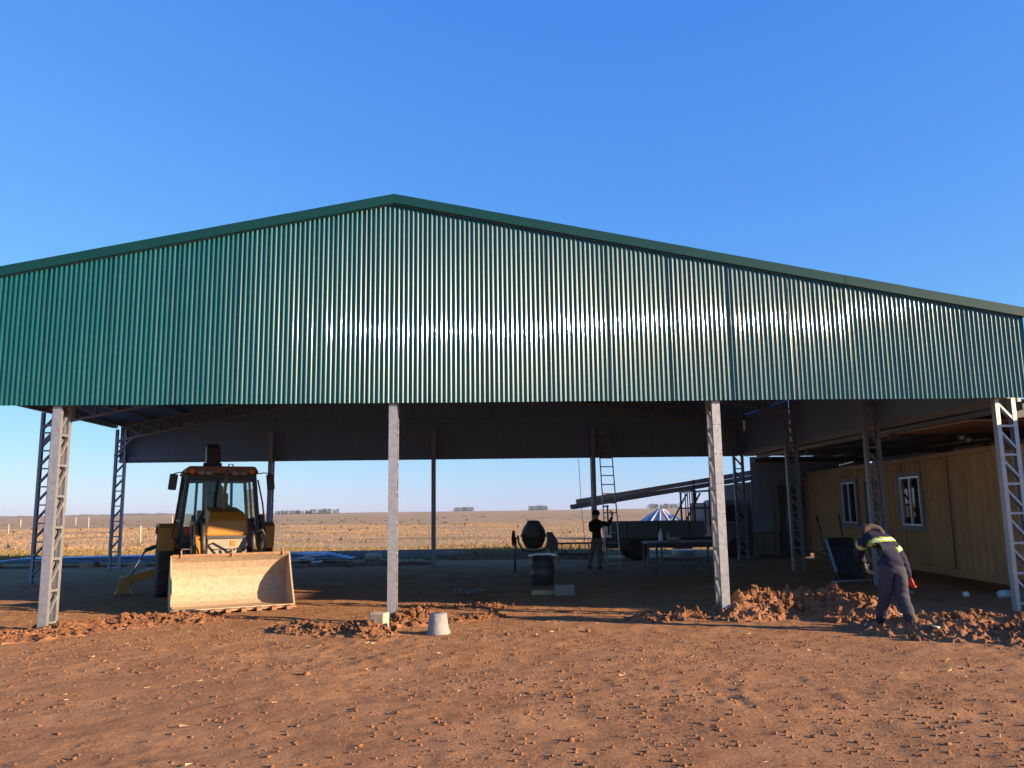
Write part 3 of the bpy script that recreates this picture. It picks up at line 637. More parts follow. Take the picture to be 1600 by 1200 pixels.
for o in [c for c in tk.children if c.name.startswith('wheel')]:
    c = Vector(o.data.vertices[0].co)
    xs_ = [v.co.x for v in o.data.vertices]; ys_ = [v.co.y for v in o.data.vertices]; cx, cy = (min(xs_)+max(xs_))/2, (min(ys_)+max(ys_))/2
    T = Matrix.Translation((cx, cy, 0)) @ Matrix.Rotation(PI/2, 4, 'Z') @ Matrix.Translation((-cx, -cy, 0))
    o.data.transform(T)
    for g in o.children: g.data.transform(T)
MB().box((.2, -.55, .52), (.6, .35, .35)).build('fuel_tank', M['steel_dark'], tk)
# steel channels slanting over the rack
for i in range(4):
    b = MB(); a_ = Vector((-3.62+.10*i, -.75+.16*(i % 2), 1.62)); c_ = Vector((4.05-.2*(i % 2), -.75+.16*(i % 2), 2.72)); dv = (c_-a_)
    # seat on the rack beams at z 2.315 near x .58
    t_ = (.58-a_.x)/dv.x; lift = 2.32-(a_.z+dv.z*t_); a_.z += lift+.075+.165*(i//2); c_.z += lift+.075+.165*(i//2)
    up = Vector((0, 0, 1)); b.bar(a_, c_, .012, .15, up); b.bar(a_+Vector((0, .03, .07)), c_+Vector((0, .03, .07)), .06, .012, up); b.bar(a_+Vector((0, .03, -.07)), c_+Vector((0, .03, -.07)), .06, .012, up)
    o = b.build('steel_channel', M['galv'] if i in (1, 2) else M['galv_dull'], None); o.location = (tp_.x, tp_.y, 0); o.rotation_euler = (0, 0, PHI)
    tag(o, 'long galvanised C channel slanting over the flatbed truck rack', 'steel beam', 'channels loaded on the truck')
# small hut and grain bin beyond the truck
hp_ = atY(1182, 826, 46); ht = thing('small_hut', 'distant little hut with white and orange sunlit wall', 'hut', (hp_.x, hp_.y, gz(hp_.x, hp_.y)), .2)
MB().box((0, 0, .55), (2.0, 1.6, 1.2)).build('lower_wall', M['orange'], ht); MB().box((0, 0, 1.62), (2.0, 1.6, .94)).build('upper_wall', M['white'], ht)
MB().prism([(-1.35, 2.0), (0, 2.55), (1.35, 2.0), (1.35, 2.08), (0, 2.64), (-1.35, 2.08)], 'y', -1.0, 1.0).build('roof', M['grey_sheet'], ht)
MB().box((.3, -.81, .9), (.6, .03, 1.5)).build('door', M['steel_dark'], ht)
gp = atY(1033, 815, 47); gb = thing('grain_bin', 'ribbed steel cone roof of a grain bin beyond the truck bed', 'grain bin', (gp.x, gp.y, 0), 0)
MB().lathe([(1.22, -.1), (1.22, .92)], 28).build('bin_wall', M['galv_dull'], gb)
o = MB().lathe([(1.32, .90), (.26, 1.58), (.26, 1.66), (.02, 1.70)], 28, smooth=False).build('cone_roof', M['galv_dull'], gb)
for i in range(14): a = 2*PI*i/14; MB().bar((1.31*math.cos(a), 1.31*math.sin(a), .93), (.26*math.cos(a), .26*math.sin(a), 1.61), .05, .06).build('rib', M['bluesheet'], o)

# ------------------------------------------------------------------ ladders
def ladder(name, label, A, B, width, side, n, mt, rr=.018):
    o = thing(name, label, 'ladder', A); A = Vector((0, 0, 0)); B = Vector(B)-o.location; s = Vector(side).normalized()*width/2
    for k_ in (-1, 1): MB().bar(A+s*k_, B+s*k_, .03, .055, Vector(side).cross(B-A)).build('rail', M[mt], o)
    me = MB().tube([-s, s], rr, 6).mesh('rung', M[mt])
    for i in range(n): inst('rung', me, o, A+(B-A)*((i+.6)/n))
    return o
p = onG(960, 891); q = SM @ Vector((BAY+.42, DEP-.02, 4.3))
ladder('extension_ladder', 'tall metal ladder leaning on the rear shed wall beside a worker', p, q, .40, (math.cos(PHI), math.sin(PHI), 0), 15, 'alu')
p = onG(858, 877, .22); q = p+Vector((2.1, .1, 0))
lo = thing('trestle_ladder', 'short dark ladder laid on edge near the mixer and the worker', 'ladder', p)
for dz in (.0, .36): MB().bar((-.1, 0, dz), (2.25, .1, dz), .03, .06).build('rail', M['steel_dark'], lo)
for i in range(7): MB().box((.15+i*.30, .03, .18), (.03, .03, .34)).build('rung', M['steel_dark'], lo)
for i in (0, 1): MB().box((.3+i*1.5, .04, -.13), (.12, .2, .22)).build('packing_block', M['wood'], lo)

# ------------------------------------------------------------------ cement mixer, drum, blocks
p = onG(828, 893); mx = thing('cement_mixer', 'dark cement mixer with hand wheel and tilted drum on a stand', 'mixer', p, .05)
dr = MB().lathe([(.10, -.34), (.24, -.30), (.33, -.12), (.34, .10), (.30, .22), (.20, .36), (.19, .40), (.165, .40), (.17, .34), (.26, .20)], 28, Matrix.Translation((.12, 0, .98)) @ Matrix.Rotation(.25, 4, 'X')).build('drum', M['steel_dark'], mx)
MB().lathe([(.345, -.015), (.365, -.015), (.365, .015), (.345, .015), (.345, -.015)], 28, Matrix.Translation((.12, 0, .99)) @ Matrix.Rotation(.25, 4, 'X')).build('ring_gear', M['black'], dr)
MB().tube([(-.33, 0, 1.0), (-.30, 0, .78), (-.18, 0, .58), (.12, 0, .54), (.42, 0, .58), (.54, 0, .78), (.57, 0, 1.0)], .028, 8).build('yoke', M['steel_dark'], mx)
wh = MB().lathe([(.20, -.012), (.225, -.012), (.225, .012), (.20, .012), (.20, -.012)], 24, Matrix.Translation((-.45, 0, .92)) @ Matrix.Rotation(PI/2, 4, 'Y') @ Matrix.Rotation(.25, 4, 'X')).build('hand_wheel', M['black'], mx)
for i in range(3): a = i*PI/3; MB().tube([(-.45, math.cos(a)*.21, .92+math.sin(a)*.21), (-.45, -math.cos(a)*.21, .92-math.sin(a)*.21)], .010, 6).build('spoke', M['black'], wh)
MB().tube([(-.47, 0, .92), (-.30, 0, .92)], .025, 8).build('axle', M['black'], mx)
MB().prism([(.50, .62), (.50, 1.08), (.64, 1.08), (.80, .82), (.80, .55)], 'y', -.16, .16).build('motor_box', M['steel_dark'], mx)
for (a_, c_) in (((-.38, 0, .9), (-.42, -.25, 0)), ((-.38, 0, .9), (-.42, .3, 0)), ((.62, 0, .6), (.66, -.28, 0)), ((.62, 0, .6), (.66, .3, 0))): MB().tube([a_, c_], .022, 6).build('leg', M['steel_dark'], mx)
p = onG(848, 914); bd = thing('oil_drum', 'dark steel oil drum with metal offcuts on top before the mixer', 'drum', p); bd.scale = (.9, .9, .84)
MB().lathe([(.28, 0), (.29, .01), (.29, .26), (.302, .28), (.29, .30), (.29, .52), (.302, .54), (.29, .56), (.29, .80), (.275, .80), (.27, .77), (.02, .77)], 30).build('shell', M['steel_dark'], bd)
for i in range(4): 
    o = MB().bar((-.33+.05*i, -.12+.08*i, .815+.012*(i % 2)), (.34-.04*i, -.15+.09*i, .82+.02*(i % 2)), .07, .03).build('metal_offcut', M['bluesheet'])
    o.location = p-Vector((0, 0, .15)); tag(o, 'pale metal offcut lying across the oil drum top', 'offcut', 'metal offcuts on the drum')
p = onG(882, 930); o = MB().box((0, 0, .10), (.40, .2, .22)).build('concrete_block', M['concrete'], bevel=.012); o.location = p; o.rotation_euler = (0, 0, .1); tag(o, 'grey concrete block on the shaded floor before the drum', 'block')
p = onG(852, 929); o = MB().box((0, 0, .04), (.55, .22, .09)).build('timber_offcut', M['wood'], bevel=.005); o.location = p; o.rotation_euler = (0, 0, -.06); tag(o, 'short thick timber offcut beside the grey concrete block', 'timber')
# work table with bottles
p = onG(1062, 900); tb = thing('work_table', 'long dark work table with bottles on it behind the column', 'table', p, .05)
MB().box((0, 0, .85), (1.75, .70, .045)).build('table_top', M['steel_dark'], tb)
for sx in (-.84, -.5, .84):
    for sy in (-.3, .3): MB().box((sx, sy, .40), (.045, .045, .87)).build('leg', M['steel_dark'], tb)
MB().box((0, -.3, .22), (1.66, .03, .04)).build('stretcher', M['steel_dark'], tb); MB().box((0, .3, .22), (1.66, .03, .04)).build('stretcher', M['steel_dark'], tb)
def bottle(dx, h, r, label, mt='bottle'):
    o = MB().lathe([(r*.9, 0), (r, .02), (r, h*.62), (r*.35, h*.82), (r*.33, h*.94), (r*.38, h), (.002, h)], 14).build('bottle', M[mt]); o.location = p+Vector((dx, -.1, .873)); tag(o, label, 'bottle')
bottle(-.46, .32, .055, 'tall clear bottle standing on the work table'); bottle(-.27, .24, .045, 'small squat bottle on the work table beside a tall one', 'grille')
o = MB().lathe([(.10, 0), (.15, .10), (.14, .11), (.09, .012), (.002, .012)], 16).build('bowl', M['grille']); o.location = p+Vector((-.10, -.12, .873)); tag(o, 'small dusty bowl on the work table beside bottles', 'bowl')
o = MB().lathe([(.30, 0), (.36, .05), (.38, .22), (.40, .24), (.37, .24), (.33, .03), (.002, .03)], 24).build('wash_tub', M['white']); pw = atY(1068, 872, 30.5); o.location = (pw.x, pw.y, gz(pw.x, pw.y)); o.scale = (1.1, 1.1, .8); tag(o, 'white shallow tub on sunlit ground beneath the truck', 'tub')

# ------------------------------------------------------------------ wheelbarrow tipped up on its nose
p = onG(1305, 905); wb = thing('wheelbarrow', 'dark wheelbarrow tipped upright on its nose with handles in the air', 'wheelbarrow', p, .25)
RT = Matrix.Rotation(R(68), 4, 'X'); TT = Matrix.Translation((0, .05, .34)) @ RT   # built flat (length along y, handles at +y), then stood up
def wbp(b, name, mt, **k):
    o = b.build(name, M[mt], wb, **k); o.data.transform(TT); return o
b = MB(); b.add([(-.24, -.30, .25), (.24, -.30, .25), (.27, .34, .25), (-.27, .34, .25), (-.34, -.52, .55), (.34, -.52, .55), (.38, .48, .50), (-.38, .48, .50)], [(0, 1, 2, 3), (0, 4, 5, 1), (1, 5, 6, 2), (2, 6, 7, 3), (3, 7, 4, 0)])
tray = wbp(b, 'tray', 'barrow', normals=False)
for s in (-1, 1):
    wbp(MB().tube([(s*.06, -.72, .12), (s*.20, -.30, .23), (s*.28, .40, .24), (s*.30, .95, .36)], .02, 8), 'handle', 'steel_dark')
    wbp(MB().tube([(s*.30, .92, .353), (s*.303, 1.08, .385)], .026, 8), 'grip', 'black')
    wbp(MB().tube([(s*.26, .25, .24), (s*.27, .32, -.12), (s*.26, .10, .22)], .018, 6), 'leg', 'steel_dark')
w_ = MB().lathe([(.10, -.035), (.17, -.045), (.20, -.02), (.20, .02), (.17, .045), (.10, .035)], 22, Matrix.Translation((0, -.72, .12)) @ Matrix.Rotation(PI/2, 4, 'Y')).build('wheel', M['rubber'], wb); w_.data.transform(TT)
o = MB().lathe([(.02, -.04), (.11, -.03), (.11, .03), (.02, .04)], 16, Matrix.Translation((0, -.72, .12)) @ Matrix.Rotation(PI/2, 4, 'Y')).build('rim', M['rust'], w_); o.data.transform(TT)
wbp(MB().box((-.365, .05, .53), (.05, .80, .03)), 'tray_rim', 'bluebag')
# steel pipes on the floor by the container
for i, (ax_, ay, bx_, by) in enumerate(((1300, 912, 1405, 906), (1385, 917, 1425, 928))):
    a_ = onG(ax_, ay, .03); c_ = onG(bx_, by, .03); o = MB().tube([Vector((0, 0, 0)), c_-a_], .028, 8).build('steel_pipe', M['galv_dull']); o.location = a_
    tag(o, ['long steel pipe lying on the floor beside the wheelbarrow', 'short steel pipe lying behind the bending worker'][i], 'pipe')

# ------------------------------------------------------------------ people (skinned skeletons)
def person(name, label, loc, rz, joints, bones, paint, mats):
    """joints: name -> (xyz, radius); bones: list of joint pairs; paint(point, bone)->material index"""
    nm = list(joints); me = bpy.data.meshes.new('skeleton'); me.from_pydata([joints[j][0] for j in nm], [(nm.index(a), nm.index(c)) for a, c in bones], [])
    o = bpy.data.objects.new('skeleton', me); col.objects.link(o)
    sk = o.modifiers.new('skin', 'SKIN'); sk.use_smooth_shade = True; sk.branch_smoothing = .5
    for i, j in enumerate(nm):
        sv = me.skin_vertices[0].data[i]; r = joints[j][1]; sv.radius = (r, r) if not isinstance(r, tuple) else r; sv.use_root = (i == 0)
    ss = o.modifiers.new('sub', 'SUBSURF'); ss.levels = ss.render_levels = 3
    dg = bpy.context.evaluated_depsgraph_get(); body = bpy.data.meshes.new_from_object(o.evaluated_get(dg)); bpy.data.objects.remove(o)
    body.materials.clear()
    for q in mats: body.materials.append(M[q])
    seg = [(Vector(joints[a][0]), Vector(joints[c][0]), a, c, joints[a][1], joints[c][1]) for a, c in bones]
    for pl in body.polygons:
        best = None
        for (A, B, a, c, ra, rb) in seg:
            ab = B-A; t = max(0, min(1, (pl.center-A).dot(ab)/max(ab.length_squared, 1e-9))); dd = (A+ab*t-pl.center).length-.6*((ra if not isinstance(ra, tuple) else ra[0])*(1-t)+(rb if not isinstance(rb, tuple) else rb[0])*t)
            if best is None or dd < best[0]: best = (dd, a, c, t)
        pl.material_index = paint(pl.center, best[1], best[2], best[3]); pl.use_smooth = True
    # cloth folds
    bmn = [v.co.copy() for v in body.vertices]
    for i, v in enumerate(body.vertices):
        c = v.co; v.co += v.normal*(.006*math.sin(c.x*31+c.z*47)*math.sin(c.y*37-c.z*23))
    po = bpy.data.objects.new(name, body); col.objects.link(po); po.location = loc; po.rotation_euler = (0, 0, rz); tag(po, label, 'person'); return po
p = onG(1376, 983)+Vector((.10, -.30, .015))
J = {'pelvis': ((.03, .02, .88), (.175, .145)), 'waist': ((0, .09, .99), (.20, .16)), 'chest': ((-.04, .19, 1.13), (.22, .17)), 'upper': ((-.07, .30, 1.25), (.185, .14)), 'neck': ((-.10, .38, 1.32), .08), 'head': ((-.12, .47, 1.335), .11), 'crown': ((-.13, .56, 1.31), .09),
     'ls': ((-.25, .30, 1.19), .10), 'le': ((-.25, .50, 1.00), .075), 'lw': ((-.12, .62, .86), .05), 'rs': ((.14, .24, 1.15), .098), 're': ((.27, .24, .89), .074), 'rw': ((.35, .27, .67), .05),
     'lh': ((-.06, .03, .80), .118), 'lk': ((-.075, .12, .47), .092), 'la': ((-.10, .26, .13), .078), 'lf': ((-.11, .27, .065), .062), 'lt': ((-.19, .40, .05), .05),
     'rh': ((.105, .0, .80), .120), 'rk': ((.10, .02, .47), .094), 'ra': ((.135, -.14, .14), .080), 'rf': ((.14, -.16, .07), .066), 'rt': ((.02, -.06, .055), .052)}
Bn = [('pelvis', 'waist'), ('waist', 'chest'), ('chest', 'upper'), ('upper', 'neck'), ('neck', 'head'), ('head', 'crown'), ('upper', 'ls'), ('ls', 'le'), ('le', 'lw'), ('upper', 'rs'), ('rs', 're'), ('re', 'rw'), ('pelvis', 'lh'), ('lh', 'lk'), ('lk', 'la'), ('la', 'lf'), ('lf', 'lt'), ('pelvis', 'rh'), ('rh', 'rk'), ('rk', 'ra'), ('ra', 'rf'), ('rf', 'rt')]
def paint1(c, a, b_, t):
    if b_ in ('lf', 'lt', 'rf', 'rt') or (b_ in ('la', 'ra') and t > .82): return 2
    if b_ in ('lk', 'rk', 'la', 'ra') or (b_ in ('lh', 'rh') or a == 'pelvis') and c.z < .86: return 1
    if b_ in ('head', 'crown'): return 3
    if a == 'neck': return 3
    sp = (c-Vector((-.05, .20, 1.17))).dot(Vector((-.16, .50, .62)).normalized())
    if b_ in ('chest', 'upper', 'ls', 'rs') and c.z > 1.05 and -.035 < sp < .035: return 5 if abs(sp) < .012 else 4
    if b_ in ('le', 're') and .18 < t < .42: return 5 if .27 < t < .33 else 4
    return 0
w1 = person('person', 'worker in navy jacket with lime band and red glove bending over', p, 0, J, Bn, paint1, ['navy', 'slate', 'boot', 'hood', 'hivis', 'silver'])
# hands: palm with five separate fingers
def hand(parent, wrist, tip, side, mt, curl=.35, sc=1.):
    """wrist->tip direction, side = thumb side vector"""
    W = Vector(wrist); d = (Vector(tip)-W).normalized(); sd_ = Vector(side); sd_ = (sd_-d*sd_.dot(d)).normalized(); nr = d.cross(sd_)
    b = MB(); c = W+d*.05*sc; rot = Matrix((sd_, d, nr)).transposed()
    b.lathe([(.022, -.05), (.034, -.02), (.040, .03), (.038, .05), (.018, .06)], 12, Matrix.Translation(c) @ rot.to_4x4() @ Matrix.Rotation(-PI/2, 4, 'X') @ Matrix.Diagonal((1.05, .55, 1, 1)))
    for i, (o_, L) in enumerate(((.030, .075), (.010, .085), (-.011, .078), (-.031, .062))):
        s0 = c+d*.045*sc+sd_*o_; p1 = s0+d*L*.45+nr*L*curl*.25; p2 = p1+d*L*.32+nr*L*curl*.7; p3 = p2+d*L*.12+nr*L*curl*.7
        b.tube([s0, p1, p2, p3], [.0095, .009, .0082, .005], 7)
    s0 = c-d*.01+sd_*.034; b.tube([s0, s0+sd_*.028+d*.028+nr*.006, s0+sd_*.034+d*.058+nr*.018], [.0115, .010, .006], 7)
    return b.build('hand', M[mt], parent)
hand(w1, (.35, .27, .675), (.40, .29, .49), (-.6, .7, 0), 'redglove', .6); hand(w1, (-.12, .62, .86), (-.06, .67, .72), (.6, .4, 0), 'boot', .6)
# hood bunched at the neck
MB().tube([(-.24, .29, 1.30), (-.20, .32, 1.36), (-.10, .34, 1.385), (0, .32, 1.35), (.05, .28, 1.28)], [.03, .045, .05, .045, .025], 10).build('hood', M['hood'], w1)
p = onG(934, 890)
J2 = {'pelvis': ((0, 0, .86), (.15, .12)), 'waist': ((0, .0, 1.0), (.15, .12)), 'chest': ((-.01, .0, 1.20), (.18, .13)), 'upper': ((-.01, .0, 1.33), (.15, .11)), 'neck': ((-.02, .01, 1.42), .07), 'head': ((-.01, .03, 1.52), .095), 'crown': ((0, .03, 1.60), .085),
      'ls': ((-.17, -.02, 1.32), .085), 'le': ((-.15, .18, 1.10), .062), 'lw': ((.08, .36, 1.18), .045), 'rs': ((.17, .02, 1.31), .085), 're': ((.38, .06, 1.27), .062), 'rw': ((.47, .10, 1.50), .044),
      'lh': ((-.09, 0, .78), .10), 'lk': ((-.14, .10, .46), .075), 'la': ((-.22, .22, .10), .052), 'lf': ((-.22, .24, .05), .05), 'lt': ((-.15, .38, .04), .04),
      'rh': ((.09, 0, .78), .10), 'rk': ((.07, .02, .46), .077), 'ra': ((.06, .0, .10), .052), 'rf': ((.06, .01, .05), .05), 'rt': ((.12, .16, .04), .04)}
def paint2(c, a, b_, t):
    if b_ in ('lf', 'lt', 'rf', 'rt'): return 2
    if b_ in ('lh', 'rh', 'lk', 'rk', 'la', 'ra') or (a == 'pelvis' and t < .25): return 1
    if b_ in ('head', 'crown'): return 3
    return 0
w2 = person('person', 'worker in black jacket and khaki trousers steadying the tall ladder', p, 0, J2, Bn, paint2, ['darkcloth', 'khaki', 'boot', 'skin'])
MB().lathe([(.10, 0), (.112, .03), (.105, .10), (.06, .145), (.002, .155)], 16, Matrix.Translation((0, .035, 1.545))).build('beanie', M['darkcloth'], w2)
hand(w2, (.47, .10, 1.50), (.49, .12, 1.68), (-.5, .8, 0), 'skin', .7); hand(w2, (.08, .36, 1.18), (.22, .42, 1.20), (0, 0, 1), 'skin', .7)

# ------------------------------------------------------------------ small things on the yard
def at(px, py, dz=0): return onG(px, py, dz)
p = at(592, 985); o = MB().box((0, 0, .115), (.235, .22, .25)).build('concrete_cube', M['foam'], bevel=.018); o.location = p; o.rotation_euler = (0, .02, -.25); tag(o, 'cream concrete cube sitting on the clay beside the middle column', 'block')
p = at(685, 990); b = MB().lathe([(.165, -.01), (.17, .012), (.160, .02), (.158, .05), (.15, .06), (.125, .265), (.115, .275), (.002, .27)], 30); o = b.build('upturned_bucket', M['cementbucket']); o.location = p; o.rotation_euler = (.02, -.02, 0); tag(o, 'upside-down cement-caked bucket standing on the clay', 'bucket')
p = at(584, 877); o = MB().lathe([(.02, -.30), (.13, -.27), (.16, -.16), (.16, .16), (.13, .27), (.02, .30)], 18, Matrix.Translation((0, 0, .15)) @ Matrix.Rotation(PI/2, 4, 'Y')).build('plastic_can', M['foam']); o.location = p; tag(o, 'pale rounded plastic can lying before the stack of purlins', 'can')
p = at(603, 879); o = MB().box((0, 0, .05), (.5, .2, .12)).build('concrete_block', M['concrete'], bevel=.01); o.location = p; tag(o, 'flat grey concrete block lying before the stack of purlins', 'block')
# stack of purlins beyond the rear columns
for i in range(5):
    a_ = at(415+6*i, 874-.6*i); b = MB(); L = 7.2 if i < 4 else 6.0; zz = .06+.10*(i % 3); yy = .16*(i//3)
    b.box((L/2, yy, zz), (L, .012, .094)); b.box((L/2, yy+.03, zz+.042), (L, .06, .010)); b.box((L/2, yy+.03, zz-.042), (L, .06, .010))
    o = b.build('steel_purlin', M['galv_dull']); q = at(415, 876); o.location = (q.x+.12*i, q.y, q.z); o.rotation_euler = (0, 0, PHI); tag(o, 'long grey C purlin stacked on the ground behind the shed', 'purlin', 'purlins stacked behind the shed')
q = at(482, 880)
for i in range(9):
    b = MB(); L = random.uniform(.4, .9); b.box((0, 0, 0), (L, .012, .06)); b.box((0, .03, .025), (L, .06, .010)); o = b.build('bracket', M['bluesheet']); o.location = q+Vector((random.uniform(-.5, .45), random.uniform(-.3, .3), .05+.035*i)); o.rotation_euler = (random.uniform(-.3, .3), random.uniform(-.12, .12), random.uniform(-.8, .8)); tag(o, 'shiny short metal bracket in the loose pile beside the bucket', 'bracket', 'loose brackets piled on the ground')
# roofing sheets stacked on the grass edge, left
for i in range(5):
    b = MB(); n = NR*4+1; L = 12.5-.5*i
    for j in range(13):
        for k_ in range(n): b.v.append((L*j/12, k_*PITCHW/4, .009*math.cos(PI*k_/2)+.012*math.sin(j*.9+i)))
    for j in range(12):
        for k_ in range(n-1): b.f.append([j*n+k_, j*n+k_+1, (j+1)*n+k_+1, (j+1)*n+k_]); b.mi.append(0); b.sm.append(True)
    o = b.build('roofing_sheet', M['bluesheet'], normals=False); q = at(-30, 889); o.location = (q.x+.25*i, q.y+.06*i, q.z+.16+.035*i); o.rotation_euler = (0, 0, PHI+.01*i-.015); tag(o, 'long bright roofing sheet lying in the flat stack behind the shed', 'roofing sheet', 'roofing sheets stacked behind the shed')
for i in range(4):
    q = at(-20+75*i, 888); o = MB().box((0, .4, .06), (.12, 1.1, .22)).build('timber_bearer', M['wood']); o.location = q; tag(o, 'timber bearer under the stack of roofing sheets', 'timber', 'bearers under the roofing sheets')
# ropes
def rope(name, pts, r, mt, label, cat='rope'):
    ps = [Vector(q) for q in pts]; out = []
    for i in range(len(ps)-1):
        p0, p1, p2, p3 = ps[max(i-1, 0)], ps[i], ps[i+1], ps[min(i+2, len(ps)-1)]
        for t in np.linspace(0, 1, 5, endpoint=False): out.append(.5*((2*p1)+(p2-p0)*t+(2*p0-5*p1+4*p2-p3)*t*t+(3*p1-p0-3*p2+p3)*t**3))
    out.append(ps[-1]); o = MB().tube(out, r, 6).build(name, M[mt]); return tag(o, label, cat)
rp = [(1388, 979), (1400, 983), (1412, 976), (1428, 979), (1440, 974), (1452, 979), (1436, 982), (1450, 986), (1462, 981), (1472, 986), (1458, 992), (1466, 997), (1478, 990), (1492, 988)]
rope('white_rope', [at(x, y, .07+.03*(i % 3)) for i, (x, y) in enumerate(rp)], .016, 'rope', 'cream rope lying in loose bends on the clay beside the worker')
rope('white_rope', [at(x, y, .06) for x, y in ((1352, 984), (1362, 979), (1370, 983), (1379, 976), (1384, 984))], .014, 'rope', "short cream rope end lying under the bending worker's boots")
cp = []
for i in range(60): a = i*.55; cp.append(at(742+22*math.cos(a)*(.6+.4*math.sin(i*1.7))-(i % 7)*3, 931+4*math.sin(a)*(.7+.3*math.cos(i*2.1)), .04+.09*abs(math.sin(i*.9))))
rope('tangled_cable', cp, .013, 'cable', 'tangle of dusty cable on the shaded floor', 'cable')
q0 = SM @ Vector((BAY-.5, DEP-.4, HC-.1)); q1 = onG(916, 868)
rope('hanging_cable', [q0, q0*.55+q1*.45+Vector((-.03, 0, 0)), q1], .009, 'cable', 'thin cable hanging from the rear wall beside the worker', 'cable')
hl = thing('hanging_bulb', 'small tubular bulb hanging from a wire under the shed roof', 'lamp', atY(1163, 667, 19.5))
MB().tube([(0, 0, .28), (0, 0, .85)], .006, 5).build('wire', M['black'], hl); MB().lathe([(.03, .16), (.035, .28), (.012, .30)], 12).build('socket', M['black'], hl); MB().lathe([(.002, -.10), (.026, -.08), (.028, .14), (.022, .17)], 12).build('bulb', M['white'], hl)
o = MB().lathe([(.03, 0), (.045, .02), (.05, .16), (.02, .21), (.018, .24), (.002, .24)], 12, Matrix.Rotation(PI/2, 4, 'Y')).build('plastic_bottle', M['bottle']); o.location = at(1560, 933, .06); o.scale = (1.6, 1.6, 1.6); tag(o, 'crumpled clear bottle lying in shade near the corner column', 'bottle')
o = MB().lathe([(.002, 0), (.05, .0), (.06, .05), (.04, .09), (.002, .09)], 12).build('paper_cup', M['white']); o.location = at(1510, 932); tag(o, 'crumpled white cup on the shaded clay near the container', 'cup')

# ------------------------------------------------------------------ clay heaps and clods
def clod_mesh(seed, sub=2):
    b = bmesh.new(); bmesh.ops.create_icosphere(b, subdivisions=sub, radius=1); rr = random.Random(seed); o1 = rr.uniform(0, 50)
    cuts_ = [(Vector((rr.gauss(0, 1), rr.gauss(0, 1), rr.gauss(0, 1))).normalized(), rr.uniform(.50, .85)) for _ in range(9)]
    for v in b.verts:
        d = v.co.normalized(); r = 1.
        for n_, h in cuts_:
            c = d.dot(n_)
            if c*r > h: r = h/c
        r *= 1+.16*math.sin(d.x*5+o1)*math.sin(d.y*6+o1*2)*math.sin(d.z*5+o1*3)+rr.uniform(-.13, .13); v.co = d*r
    me = bpy.data.meshes.new('clod'); b.to_mesh(me); b.free(); me.materials.append(M['clod']); return me
CL_ = [clod_mesh(i) for i in range(9)]; CS = [clod_mesh(50+i, 1) for i in range(8)]
PMAN = G(1376, 983)+Vector((.10, -.30, 0))
